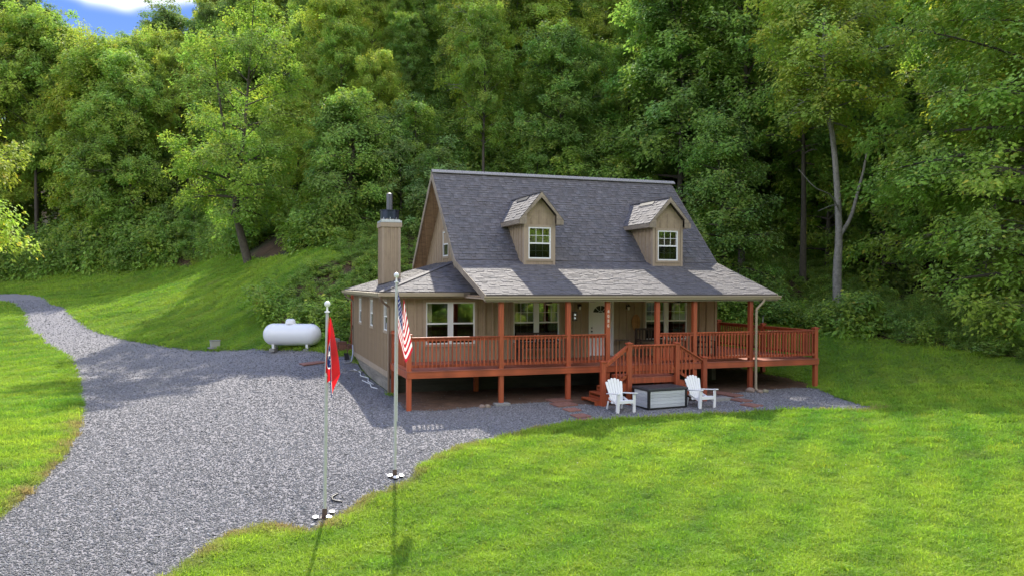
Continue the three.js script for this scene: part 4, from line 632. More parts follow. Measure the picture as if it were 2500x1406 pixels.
  P('beech_tree', 'broad tree behind the sunlit boughs of the near tree at right', 'tree', KIND.maple[1], [32.4, -8.6], { leaf: 1, s: 1.15, clear: 4 });
}
// the wood: individual trees, row behind row
{
  const r = rng(99), WOOD = [
    ['leafy tree in the wood beyond the drive left of the curved tree', 'trees in the wood at the left'],
    ['leafy tree on the steep wooded hill above the house roof', 'trees on the hill behind the house'],
    ['leafy tree in the dim wood right of the deck', 'trees in the wood at the right']];
  const made = {}; let count = 0;
  const words = (kind, leaf, pale, s, x, z) => {
    const dx = x - EYE.x, dz = z - EYE.z, D = depthOf(x, z), px = 1250 + 1957 * (dx * Math.cos(YAW) + dz * Math.sin(YAW)) / D, top = 691 - 1957 * (height(x, z) + { maple: 15.5, tall: 21, young: 7.5 }[kind] * s - 4) / D;
    const size = kind === 'young' ? (s < 0.7 ? 'tiny' : 'small') : s < 0.8 ? 'stunted' : s > 1.1 ? 'lofty' : s > 0.98 ? 'tall' : 'middling', tone = ['green', 'light green', 'yellow green', 'blue green', 'dark green'][leaf], form = { maple: 'bushy maple', tall: pale ? 'pale trunk tree' : 'brown trunk tree', young: 'sapling' }[kind];
    const spots = [[0, 'at the left edge above the drive'], [130, 'beyond the bend of the drive'], [260, 'above the shaded far lawn'], [380, 'left of the curved tree'], [520, 'behind the crown of the curved tree'], [680, 'above the white gas tank'], [800, 'left of the chimney'], [930, 'behind the chimney'], [1040, 'behind the left gable'], [1150, 'left of the left dormer'], [1290, 'above the left dormer'], [1420, 'between the two dormers'], [1530, 'above the right dormer'], [1650, 'at the right end of the ridge'], [1770, 'right of the roof'], [1900, 'above the deck corner'], [2020, 'around the pale forked tree'], [2150, 'above the bare earth'], [2290, 'right of the bare earth'], [2400, 'at the right edge']];
    const where = spots.reduce((p, q) => Math.abs(q[0] - px) < Math.abs(p[0] - px) ? q : p)[1], row = D < 42 ? 'foremost' : D < 48 ? 'front row' : D < 55 ? 'second row' : D < 62 ? 'third row' : D < 70 ? 'midway up' : D < 80 ? 'farther up' : D < 90 ? 'far up' : D < 102 ? 'near the top' : 'highest up';
    return `${size} ${tone} ${form} ${where}, ${row}`;
  };
  const put = (kind, v, x, z, s, w, leaf, bark, zone) => {
    const key = `${kind}${v}${leaf}${bark === M.paleBark}`; let t; const group = WOOD[zone][1], label = words(kind, leaf, bark === M.paleBark, s, x, z);
    if (!made[key]) { t = made[key] = plant(kind === 'maple' ? 'maple_tree' : kind === 'tall' ? 'deciduous_tree' : 'young_tree', label, 'tree', KIND[kind][v], [x, z], { leaf, bark, s, w, group, turn: r() * 6.28 }); }
    else { t = copyOf(made[key], label, group); t.position.set(x, height(x, z) - 0.1, z); t.rotation.y = r() * 6.28; t.scale.set(s * w, s, s * w); }
    count++;
  };
  const frustum = (x, z) => { const a = Math.atan2(x - EYE.x, -(z - EYE.z)); return a > -0.36 && a < 1.02; };
  const open = (x, z) => inLawn(x, z) || (x > -3.5 && x < 17 && z > -22.5) || (x > 16 && x < 26 && z > -11.5 && distTo([[18.9, -12], [18.9, -4.4], [19.9, -1.3], [21.5, 2.8], [24, 8]], x, z) < 4.2) || z > 6;
  for (let row = 0; row < 26; row++) for (let col = -30; col < 40; col++) {
    const st = 4.2, D = 30 + row * st * (1 + row * 0.012), l = (col + (row % 2) * 0.5) * st * (1 + row * 0.02);
    const f = [Math.sin(YAW), -Math.cos(YAW)], g = [Math.cos(YAW), Math.sin(YAW)], x = EYE.x + f[0] * D + g[0] * l + (r() - 0.5) * 2.8, z = EYE.z + f[1] * D + g[1] * l + (r() - 0.5) * 2.8;
    const a = r(), b = r(), c = r(), d = r();
    if (!frustum(x, z) || open(x, z) || D > 124) continue;
    if (hero.some(([hx, hz, k]) => Math.hypot(hx - x, hz - z) < k)) continue;
    const px = 1250 + 1957 * l / D, y = height(x, z), zone = x < -3 ? 0 : x > 17 && z > -22 ? 2 : 1;
    if (px < 560 && D > 104) continue;
    // keeps the sun on the house, the drive and the front lawn, as in the photograph
    let Hmax = 30; const sx = x + 0.2 * z;
    if (sx > -6.5 && sx < 15.6) Hmax = Math.min(Hmax, 7.8 + 0.81 * (-7.6 - z) - y);
    if (sx > -13 && sx < 1.5) Hmax = Math.min(Hmax, 1.5 + 0.81 * (-9 - z) - y);
    if (sx > 21.5 && sx < 32 && z < -5) Hmax = Math.min(Hmax, Math.max(6, 9 + 0.79 * (-2 - z) - y));
    if (sx > -25 && sx <= -10.8) Hmax = Math.min(Hmax, 3.5 + 0.81 * (-33 - z) - y);
    if (sx > -10.8 && sx <= -6.5) Hmax = Math.min(Hmax, 2 + 0.81 * (-16 - z) - y);
    Hmax *= 0.97;
    if (px > 110 && px < 470) Hmax = Math.min(Hmax, 4 + (691 - lerp(35, 110, d)) / 1957 * D - y);
    const kind = Hmax < 9 ? 'young' : a < 0.36 ? 'maple' : a < 0.88 || row < 3 ? 'tall' : 'young', v = Math.floor(b * KIND[kind].length), H0 = TOP[kind][v];
    let s = (zone === 0 ? 1.0 : zone === 2 ? 1.02 : 0.72) + c * 0.42; if (H0 * s > Hmax) s = Math.max(0.42, Hmax / H0);
    const yellowBias = 0.04 + fbm(x * 0.09, z * 0.09, 6.1, 2), leaf = d < 0.34 + yellowBias ? 2 : d < 0.7 ? 1 : d < 0.95 ? 0 : 3;  // noise patches where yellow green leaves are commoner
    put(kind, v, x, z, s, (kind === 'tall' ? 0.74 : 0.84) + 0.22 * d, kind === 'young' ? 1 : leaf, c < 0.1 ? M.paleBark : M.bark, zone);
  }
  // understorey along the wood's edges
  for (let t = 0; t < 900; t++) {
    const th = -0.3 + r() * 1.25, D = 33 + 50 * r(), x = EYE.x + Math.sin(th) * D, z = EYE.z - Math.cos(th) * D, b = r(), c = r();
    if (open(x, z) || !(inLawn(x - 2, z + 5) || inLawn(x, z + 6) || (x > -2 && x < 20 && z > -30)) || c > 0.34) continue;
    if (hero.some(([hx, hz, k]) => Math.hypot(hx - x, hz - z) < k * 0.7) || (Math.abs(x + 4.1) < 3 && z > -37 && z < -26)) continue;
    put('young', b < 0.5 ? 0 : 1, x, z, 0.5 + 0.45 * r(), 1.1, b < 0.3 ? 0 : b < 0.8 ? 1 : 3, M.bark, x < -3 ? 0 : x > 17 ? 2 : 1);
  }
  // tall hazy trees that show above the left skyline
  for (const [px, D, H] of [[30, 118, 27], [95, 122, 25], [-40, 116, 28], [405, 108, 24], [720, 128, 24], [745, 122, 20]]) { const a = YAW + Math.atan((px - 1250) / 1957), dd = D / Math.cos(a - YAW), x = EYE.x + Math.sin(a) * dd, z = EYE.z - Math.cos(a) * dd; put('tall', px % 3 === 0 ? 0 : 2, x, z, H / 21, 1, 3, M.bark, px < 560 ? 0 : 1); }
  // the wooded slope across the valley, behind the viewer, which the window panes mirror
  [KIND.maple[0], KIND.tall[0]].forEach((k, j) => { const im = shad(new THREE.InstancedMesh(k.crown, leafMats[1 + j], 22)); for (let i = 0; i < 22; i++) { const x = -44 + i * 4.2 + r() * 2, z = 50 + j * 8 + r() * 4; im.setMatrixAt(i, new THREE.Matrix4().compose(V(x, height(x, z) - 1, z), new THREE.Quaternion().setFromAxisAngle(V(0, 1, 0), r() * 6), V(1, 1, 1).multiplyScalar(0.9 + r() * 0.3))); } im.name = numbered('far_wood'); tag(im, j ? 'upper rows of the wood across the valley mirrored in the windows' : 'lower edge of the wood across the valley mirrored in the windows', 'wood', null, 'stuff'); scene.add(im); });
  console.log('trees', count, 'unique leaf triangles', Object.values(KIND).flat().reduce((a, k) => a + k.crown.attributes.position.count / 3, 0));
}
// ferns and brambles on the banks: sprays too many to count
{
  const bush = (sd, n, len, hgt) => { const r = rng(sd), L = new Leaves(); for (let i = 0; i < n; i++) { const a = r() * 6.283, fl = len * (0.6 + 0.6 * r()), up = hgt * (0.5 + 0.8 * r()), m = 7; for (let j = 1; j <= m; j++) { const t = j / m, x = Math.cos(a) * fl * t, z = Math.sin(a) * fl * t, y = up * Math.sin(t * 2.2), k = 0.8 + 0.5 * r(); for (const s of [-1, 1]) { const d = V(Math.cos(a) * 0.5 - Math.sin(a) * s * 0.8, -0.15 + 0.2 * r(), Math.sin(a) * 0.5 + Math.cos(a) * s * 0.8).normalize(), nn = V(r() * 0.7 - 0.35, 1, r() * 0.7 - 0.35).normalize(), l = 0.2 * (1.15 - t * 0.6); L.leaf(x, y, z, d, nn, l, l * 0.5, [k * (0.9 + 0.4 * r()), k, k]); } } } return L.build(); };
  const shrub = (sd) => growTree(sd, { H: 1.1, R: 0.75, base: 0.05, limbs: 12, per: 26, leaf: 0.17, rise: 0.55, tr: 0.015, spray: 0.32, top: 0.5, coarse: 1 }).crown;
  const kinds = [[bush(61, 11, 0.75, 0.4), 0, 'low green ferns on the bank behind the house'], [shrub(63), 1, 'leafy undergrowth on the bank and at the foot of the wood'], [shrub(64), 0, 'dark brambles at the edge of the wood'], [bush(65, 9, 0.6, 0.3), 2, 'yellow green ferns along the edge of the wood']], list = kinds.map(() => []), r = rng(303), q = new THREE.Quaternion();
  const bank = [[-3.3, -19.6], [-2.4, -21], [-1.2, -22], [0.6, -22.6], [0.9, -26], [30, -26], [36, -10], [36, 6], [25, 8], [21.8, 3.2], [20.2, -1.2], [19.7, -2.9], [19.2, -4.4], [19.2, -7.6], [15.5, -10.4], [13.2, -13.4], [0.2, -13.8], [-1, -15.2], [-2.4, -16.6], [-3, -17.6]], inBank = masked(bank);
  let n = 0;
  for (let t = 0; t < 120000 && n < 11000; t++) {
    const th = -0.3 + r() * 1.25, D = 25 + 60 * Math.pow(r(), 1.3), x = EYE.x + Math.sin(th) * D, z = EYE.z - Math.cos(th) * D, p = r(), k = r();
    if (inLawn(x, z) || underHouse(x, z) || (x > -0.5 && x < 13.5 && z > -13.5)) continue;
    if (Math.abs(x + 4.1) < 2.6 && z > -36 && z < -27) continue;
    const bnk = inBank(x, z), patch = fbm(x * 0.3, z * 0.3, 5, 3);
    if (patch < (bnk ? -0.28 : -0.12) && p < 0.9) continue;
    if (x > 30 && z > -16 && x < 36 && z < -9 && p < 0.93) continue;    // bare earth under the trees
    const i = k < (bnk ? 0.5 : 0.25) ? 0 : k < 0.72 ? 1 : k < 0.9 ? 2 : 3, s = (bnk ? (i === 0 || i === 3 ? 0.6 : 0.36) : 0.85) * (0.7 + 0.8 * r()) * (i === 1 || i === 2 ? 0.95 : 1) * (D > 50 ? 1.3 : 1);
    q.setFromAxisAngle(V(0, 1, 0), r() * 6.283); list[i].push(new THREE.Matrix4().compose(V(x, height(x, z) - 0.05, z), q, V(s, s * (0.8 + 0.4 * r()), s))); n++;
  }
  // thicker along the foot of the far wood
  const foot = LAWN.slice(1, 8);
  for (let t = 0; t < 900; t++) { const k = Math.floor(r() * (foot.length - 1)), f = r(), x = lerp(foot[k][0], foot[k + 1][0], f) + (r() - 0.6) * 7, z = lerp(foot[k][1], foot[k + 1][1], f) - r() * 6; if (inLawn(x, z)) continue; const s = 1.1 + r() * 1.1; q.setFromAxisAngle(V(0, 1, 0), r() * 6.283); list[r() < 0.2 ? 3 : r() < 0.6 ? 1 : 2].push(new THREE.Matrix4().compose(V(x, height(x, z) - 0.1, z), q, V(s, s * (0.8 + 0.7 * r()), s))); }
  kinds.forEach(([g, m, label], k) => { const im = shad(new THREE.InstancedMesh(g, leafMats[m], list[k].length)); list[k].forEach((m4, i) => im.setMatrixAt(i, m4)); im.name = numbered('undergrowth'); tag(im, label, 'undergrowth', null, 'stuff'); scene.add(im); });
}

// ---------- things round the house ----------
const G = (x, z) => height(x, z);
function canvasTex(w, h, draw) { const c = document.createElement('canvas'); c.width = w; c.height = h; draw(c.getContext('2d'), w, h); const t = new THREE.CanvasTexture(c); t.colorSpace = THREE.SRGBColorSpace; t.flipY = true; t.magFilter = THREE.LinearFilter; return t; }
function star(x, cx, cy, r, rot = 0) { x.beginPath(); for (let i = 0; i < 10; i++) { const a = -Math.PI / 2 + rot + i * Math.PI / 5, q = i % 2 ? r * 0.38 : r; x[i ? 'lineTo' : 'moveTo'](cx + Math.cos(a) * q, cy + Math.sin(a) * q); } x.closePath(); x.fill(); }
const stripes = canvasTex(760, 400, (x, w, h) => {
  for (let i = 0; i < 13; i++) { x.fillStyle = i % 2 ? '#f4f2f0' : '#c01c35'; x.fillRect(0, i * h / 13, w, h / 13 + 1); }
  x.fillStyle = '#1f2c66'; x.fillRect(0, 0, w * 0.4, h * 7 / 13); x.fillStyle = '#f4f2f0';
  for (let r = 0; r < 9; r++) for (let c = 0; c < (r % 2 ? 5 : 6); c++) star(x, w * 0.4 * ((r % 2 ? 2 : 1) + 2 * c) / 12, h * 7 / 13 * (r + 1) / 10, 12);
});
const stateFlag = canvasTex(760, 440, (x, w, h) => {
  x.fillStyle = '#d8121f'; x.fillRect(0, 0, w, h); x.fillStyle = '#f4f2f0'; x.fillRect(w * 0.925, 0, w * 0.02, h); x.fillStyle = '#16296b'; x.fillRect(w * 0.945, 0, w * 0.055, h);
  x.fillStyle = '#f4f2f0'; x.beginPath(); x.arc(w * 0.46, h / 2, h * 0.27, 0, 7); x.fill(); x.fillStyle = '#16296b'; x.beginPath(); x.arc(w * 0.46, h / 2, h * 0.245, 0, 7); x.fill();
  x.fillStyle = '#f4f2f0'; for (let i = 0; i < 3; i++) { const a = -0.6 + i * 2.094; star(x, w * 0.46 + Math.cos(a) * h * 0.125, h / 2 + Math.sin(a) * h * 0.125, h * 0.105, a); }
});
function limpFlag(cols, zs) {   // cols: [u, (v) => [x, y]] down the folds of a hanging flag
  const nu = 56, nv = 28, pos = [], uv = [], idx = [];
  for (let j = 0; j <= nv; j++) { const v = j / nv, pts = cols.map(([, f], i) => { const [x, y] = f(v); return V(x, y, zs[i] * (1 - 0.2 * v) + 0.012 * Math.sin(v * 9 + i * 2)); }), c = new THREE.CatmullRomCurve3(pts, false, 'centripetal'); for (let i = 0; i <= nu; i++) { const u = i / nu; let k = 0; while (k < cols.length - 2 && cols[k + 1][0] < u) k++; const t = (k + (u - cols[k][0]) / (cols[k + 1][0] - cols[k][0])) / (cols.length - 1), p = c.getPoint(clamp(t)); pos.push(p.x, p.y, p.z + 0.008 * Math.sin(u * 23 + v * 5)); uv.push(u, 1 - v); } }
  for (let j = 0; j < nv; j++) for (let i = 0; i < nu; i++) { const a = j * (nu + 1) + i, b = a + nu + 1; idx.push(a, b, a + 1, a + 1, b, b + 1); }
  const g = new THREE.BufferGeometry(); g.setAttribute('position', new THREE.Float32BufferAttribute(pos, 3)); g.setAttribute('uv', new THREE.Float32BufferAttribute(uv, 2)); g.setIndex(idx); g.computeVertexNormals(); return g;
}
function flagpole(label, [x, z], h, lean) {
  const t = thing('flagpole', label, 'flagpole', [x, G(x, z), z], -YAW); t.rotation.z = lean;
  part('pole', merge([at(new THREE.CylinderGeometry(0.026, 0.034, h - 0.2, 14), 0, (h - 0.2) / 2, 0)]), M.pole, t);
  for (const y of [h * 0.36, h * 0.66]) part('pole_joint', at(new THREE.CylinderGeometry(0.034, 0.034, 0.03, 14), 0, y, 0), M.pole, t);
  part('truck', merge([at(new THREE.CylinderGeometry(0.048, 0.048, 0.022, 16), 0, h - 0.19, 0), at(new THREE.CylinderGeometry(0.014, 0.02, 0.1, 10), 0, h - 0.13, 0)]), M.white, t);
  part('finial', at(new THREE.SphereGeometry(0.055, 18, 12), 0, h - 0.045, 0), M.white, t);
  part('base_bracket', merge([at(new THREE.CylinderGeometry(0.045, 0.05, 0.22, 12), 0, 0.08, 0), at(boxG(0.16, 0.02, 0.16), 0, 0.02, 0)]), mat(0.09, 0.055, 0.04, 0.7), t);
  return t;
}
{
  const A = [-3.26, 8.71], B = [-1.65, 6.98], hA = 3.97, hB = 4.3;
  flagpole('nearer left flagpole with a white ball top, standing at the lawn edge', A, hA, -0.011); flagpole('farther right flagpole with a white ball top, standing on the gravel', B, hB, -0.006);
  const f1 = part('flag', limpFlag([[0, (v) => [0.035, -0.9 * v]], [0.42, (v) => [0.13 + 0.02 * v, -0.42 - 0.92 * v]], [0.62, (v) => [0.15 + 0.06 * v, -0.52 - 0.98 * v]], [1, (v) => [0.15 + 0.2 * v, -0.18 - 1.06 * v]]], [0, 0.05, 0.075, -0.03]), phys(1, 1, 1, 1, { map: stripes, side: THREE.DoubleSide, transmission: 0.4, thickness: 0 }));
  f1.position.set(B[0] + 0.02, G(...B) + hB - 0.36, B[1] + 0.02); f1.rotation.y = -YAW; tag(f1, 'limp red, white and blue stars and stripes flag on the right flagpole', 'flag');
  const f2 = part('flag', limpFlag([[0, (v) => [0.03, -0.92 * v]], [0.3, (v) => [0.02 - 0.04 * v, -0.4 - 0.86 * v]], [0.66, (v) => [0.06 + 0.27 * v - 0.09 * v * v, -0.06 - 1.02 * v]], [0.84, (v) => [0.08 + 0.06 * v, -0.34 - 1.02 * v]], [1, (v) => [0.05 + 0.03 * v, -0.55 - 1.0 * v]]], [0, 0.03, 0.02, 0.08, 0.04]), phys(1, 1, 1, 1, { map: stateFlag, side: THREE.DoubleSide, transmission: 0.45, thickness: 0 }));
  f2.position.set(A[0] + 0.04, G(...A) + hA - 0.22, A[1] + 0.02); f2.rotation.y = -YAW; tag(f2, 'limp red state flag with blue disc on the left flagpole', 'flag');
  const rope = part('halyard', tube([[B[0] + 0.04, G(...B) + hB - 0.18, B[1] + 0.02], [B[0] + 0.075, G(...B) + hB - 0.28, B[1] + 0.03], [B[0] + 0.06, G(...B) + hB - 0.42, B[1] + 0.03], [B[0] + 0.045, G(...B) + 1.2, B[1] + 0.02]], 0.006, 5), M.white); tag(rope, 'thin white rope hanging beside the right flagpole', 'rope');
  const disc = (x, z, label) => { const t = thing('ground_light', label, 'solar light', [x, G(x, z), z], 0, 'disc lights round the flagpoles'); t.rotation.set(0.15, x * 7, 0.1); part('housing', at(new THREE.CylinderGeometry(0.05, 0.035, 0.05, 16), 0, 0.04, 0), M.black, t); part('cover', at(new THREE.CylinderGeometry(0.054, 0.052, 0.014, 20), 0, 0.072, 0), M.white, t); };
  disc(A[0] - 0.16, A[1] + 0.04, 'white disc light left of the left flagpole foot'); disc(A[0] + 0.14, A[1] - 0.14, 'white disc light right of the left flagpole foot'); disc(A[0] + 0.06, A[1] + 0.1, 'white disc light in front of the left flagpole foot');
  disc(B[0] - 0.09, B[1] - 0.03, 'white disc light left of the right flagpole foot'); disc(B[0] + 0.13, B[1] + 0.04, 'white disc light right of the right flagpole foot'); disc(B[0] + 0.0, B[1] + 0.12, 'white disc light in front of the right flagpole foot');
  tag(part('hose_piece', tube([[-2.9, G(-2.9, 7.62) + 0.03, 7.6], [-3.02, G(-3, 7.8) + 0.04, 7.75], [-3.02, G(-3, 7.9) + 0.04, 7.95], [-2.86, G(-2.86, 8.05) + 0.03, 8.05]], 0.02, 8), M.black), 'short curved black hose piece on the gravel by the left flagpole', 'hose');
}
// gas tank
{
  const t = thing('gas_tank', 'white domed propane tank on short legs at the foot of the bank', 'gas tank', [-2.5, G(-2.5, -13.7), -13.7], -YAW - 0.08);
  const R = 0.49, half = 0.86, p = []; for (let i = 0; i <= 10; i++) { const a = i / 10 * Math.PI / 2; p.push(new THREE.Vector2(R * Math.sin(a), -half - 0.46 * Math.cos(a))); } for (let i = 0; i <= 10; i++) { const a = i / 10 * Math.PI / 2; p.push(new THREE.Vector2(R * Math.cos(a), half + 0.46 * Math.sin(a))); }
  part('shell', new THREE.LatheGeometry(p, 40).rotateZ(Math.PI / 2).translate(0, 0.66, 0), M.tank, t);
  for (const x of [-half, half]) part('weld_seam', new THREE.TorusGeometry(R + 0.001, 0.006, 5, 40).rotateY(Math.PI / 2).translate(x, 0.66, 0), M.tank, t);
  const d = [[0, 0.17], [0.12, 0.165], [0.19, 0.13], [0.215, 0.06], [0.22, 0], [0.235, -0.01], [0.235, -0.08]].map(([a, b]) => new THREE.Vector2(a, b)); const lid = part('valve_dome', new THREE.LatheGeometry(d, 28).translate(-0.08, 1.2, 0), M.tank, t);
  part('lifting_lug', at(boxG(0.07, 0.07, 0.02), 0.95, 1.15, 0), M.darkMetal, t);
  for (const x of [-0.8, 0.75]) { const s = part('leg', merge([at(boxG(0.1, 0.26, 0.5), x, 0.12, 0), at(boxG(0.13, 0.03, 0.56), x, 0.0, 0)]), M.tank, t); part('foot_block', at(boxG(0.22, 0.14, 0.5), x, -0.03, 0.16), M.concrete, t); }
}
// chairs: moulded Adirondack style
{
  const t = thing('garden_chair', 'left of the two white Adirondack chairs, between the stair post and the storage box', 'garden chair', [6.08, G(6.08, 2.0), 2.02], 0.08, 'white Adirondack chairs by the storage box');
  const tilt = 0.36;
  for (let i = 0; i < 6; i++) { const k = (i - 2.5) / 2.5, top = 0.76 - 0.1 * k * k, w = 0.078, s = new THREE.Shape(); s.moveTo(-w * 0.36, 0); s.lineTo(w * 0.36, 0); s.lineTo(w * 0.55, top - 0.02); s.quadraticCurveTo(0, top + 0.02, -w * 0.55, top - 0.02 - 0.0 * k); s.closePath(); const g = new THREE.ExtrudeGeometry(s, { depth: 0.016, bevelEnabled: true, bevelSize: 0.003, bevelThickness: 0.003, bevelSegments: 1, curveSegments: 4 }); g.rotateZ(-k * 0.13); g.translate(k * 0.165, 0, 0); g.rotateX(-tilt); part('back_slat', g.translate(0, 0.24, -0.22), M.white, t); }
  for (const [y, w] of [[0.12, 0.44], [0.45, 0.52]]) part('back_rail', at(boxG(w, 0.05, 0.02), 0, 0.24 + y * Math.cos(tilt), -0.24 - y * Math.sin(tilt), -tilt), M.white, t);
  for (let i = 0; i < 5; i++) { const z = 0.27 - i * 0.105; part('seat_slat', at(new RoundedBoxGeometry(0.5, 0.018, 0.09, 1, 0.006), 0, 0.36 - i * 0.028, z, 0.26), M.white, t); }
  part('apron', at(new RoundedBoxGeometry(0.5, 0.09, 0.02, 1, 0.006), 0, 0.325, 0.315), M.white, t);
  for (const s of [-1, 1]) {
    const arm = new THREE.Shape([[0, 0.38], [0.1, 0.4], [0.12, 0.3], [0.085, 0], [0.07, -0.34], [0.02, -0.36], [0.01, 0]].map(([a, b]) => new THREE.Vector2(s * a, b))); const ag = new THREE.ExtrudeGeometry(arm, { depth: 0.024, bevelEnabled: true, bevelSize: 0.004, bevelThickness: 0.004, bevelSegments: 1 }); ag.rotateX(Math.PI / 2); ag.rotateX(-0.1); part('arm', ag.translate(s * 0.235, 0.56, 0), M.white, t);
    part('front_leg', merge([at(boxG(0.09, 0.55, 0.026), s * 0.272, 0.27, 0.3, 0.05, 0, s * 0.03), at(boxG(0.026, 0.5, 0.06), s * 0.3, 0.29, 0.27, 0.05, 0, s * 0.03)]), M.white, t);
    part('rear_leg', merge([at(boxG(0.03, 0.06, 0.62), s * 0.25, 0.3, 0.02, 0.26), at(boxG(0.03, 0.34, 0.055), s * 0.255, 0.12, -0.36, 0.3)]), M.white, t);
  }
  const c = copyOf(t, 'right of the two white Adirondack chairs, beside the right end of the storage box'); c.position.set(8.83, G(8.83, 2.0), 2.03); c.rotation.y = 0.14;
}
// storage box
{
  const w = 1.42, d = 0.86, h = 0.56, t = thing('storage_box', 'large grey plank sided storage box with a black lid between two white chairs', 'storage box', [7.58, G(7.58, 1.7), 1.68], 0.1), grey = [0.9, 1, 1.06].map((k) => mat(0.62 * k, 0.65 * k, 0.68 * k, 0.7, { map: grainTexH }));
  part('frame', merge([...[-1, 1].flatMap((a) => [-1, 1].map((b) => at(boxG(0.07, h, 0.07), a * (w / 2 - 0.035), h / 2 + 0.02, b * (d / 2 - 0.035)))), at(boxG(w - 0.14, 0.04, 0.05), 0, 0.04, d / 2 - 0.03), at(boxG(w - 0.14, 0.04, 0.05), 0, 0.04, -d / 2 + 0.03), at(boxG(0.05, 0.04, d - 0.14), -w / 2 + 0.03, 0.04, 0), at(boxG(0.05, 0.04, d - 0.14), w / 2 - 0.03, 0.04, 0)]), M.black, t);
  for (let i = 0; i < 5; i++) { const y = 0.06 + 0.1 * i + 0.05, hh = 0.096; for (const s of [-1, 1]) { part('panel_board', at(new RoundedBoxGeometry(w - 0.14, hh, 0.03, 1, 0.006), 0, y, s * (d / 2 - 0.03)), grey[(i * 2) % 3], t); part('panel_board', at(new RoundedBoxGeometry(0.03, hh, d - 0.14, 1, 0.006), s * (w / 2 - 0.03), y, 0), grey[(i + 1) % 3], t); } }
  const lid = part('lid', merge([at(new RoundedBoxGeometry(w + 0.05, 0.07, d + 0.05, 2, 0.015), 0, h + 0.05, 0)]), mat(0.035, 0.037, 0.042, 0.5), t);
  for (let i = 0; i < 4; i++) part('lid_rib', at(boxG(w - 0.06, 0.008, 0.17), 0, h + 0.088, -0.32 + i * 0.213), mat(0.04, 0.042, 0.048, 0.5), t);
}
// stepping stones
{
  const lay = (x, z, w, d, ry, m, label, group) => { const o = part(group.includes('tank') ? 'flat_slab' : 'stepping_stone', new RoundedBoxGeometry(w, 0.05, d, 1, 0.008), M.paver[m]); o.position.set(x, G(x, z) + 0.03, z); o.rotation.set(0.01, ry, (G(x + 0.3, z) - G(x - 0.3, z)) / 0.6); tag(o, label, 'stepping stone', group); };
  const gl = 'red slabs left of the stairs', gr = 'red slabs right of the stairs';
  lay(4.93, -0.1, 0.68, 0.62, 0.1, 0, 'red slab nearest the deck post on the left path', gl); lay(4.82, 0.58, 0.7, 0.62, 0.1, 1, 'wide red slab second from the deck on the left path', gl); lay(4.74, 1.42, 0.42, 0.46, 0.08, 2, 'pale red slab in the middle of the left path', gl); lay(4.64, 2.3, 0.44, 0.5, 0.1, 1, 'red slab last but one towards the lawn on the left path', gl); lay(4.6, 2.95, 0.46, 0.5, 0.14, 1, 'red slab nearest the lawn on the left path', gl);
  lay(10.85, 0.35, 0.46, 1.1, 0.3, 0, 'dark red long slab nearest the deck on the right path', gr); lay(10.68, 1.45, 0.44, 0.6, 0.25, 0, 'red slab in the middle of the right path', gr); lay(10.45, 2.35, 0.44, 0.58, 0.25, 1, 'red slab nearest the lawn on the right path', gr);
  const st = part('step_block', new RoundedBoxGeometry(0.62, 0.12, 0.3, 1, 0.015), M.concrete); st.position.set(10.05, G(10.05, 1.25) + 0.06, 1.2); st.rotation.y = 0.1; tag(st, 'grey block step on the gravel right of the right chair', 'step');
  lay(-1.85, -10.9, 0.95, 0.62, 0.25, 2, 'flat red slab lying alone on the gravel below the gas tank', gl + ' and by the tank');
}
// rocks at post feet
{
  const rock = (x, z, s, sd, label) => { const r = rng(sd), g = new THREE.IcosahedronGeometry(s, 2), p = g.attributes.position; for (let i = 0; i < p.count; i++) { const q = V(p.getX(i), p.getY(i), p.getZ(i)), k = 1 + 0.35 * fbm(q.x * 3 / s * 0.4 + sd, q.y * 3 / s * 0.4, q.z * 3 / s * 0.4, 3); p.setXYZ(i, q.x * k, q.y * k * 0.75, q.z * k); } g.computeVertexNormals(); const o = part('rock', g, mat(0.3 + r() * 0.1, 0.27 + r() * 0.08, 0.22, 0.95, { map: mottleTex })); o.position.set(x, G(x, z) + s * 0.35, z); o.rotation.y = r() * 6; tag(o, label, 'rock', 'rocks at the foot of the deck posts'); };
  rock(2.3, 0.12, 0.1, 1, 'round rock on the gravel left of the second deck post'); rock(2.48, 0.14, 0.1, 2, 'round rock nearest the second deck post'); rock(11.95, 0.15, 0.16, 3, 'tan upright rock left of the right downspout'); rock(12.2, 0.35, 0.11, 4, 'pale rock in front of the right downspout foot'); rock(12.45, 0.3, 0.12, 5, 'grey rock right of the right downspout foot');
  const f = part('footing', new RoundedBoxGeometry(0.5, 0.09, 0.3, 1, 0.02), M.concrete); f.position.set(2.99, G(2.99, 0) + 0.04, -0.03); tag(f, 'low concrete footing under the second deck post', 'footing');
}
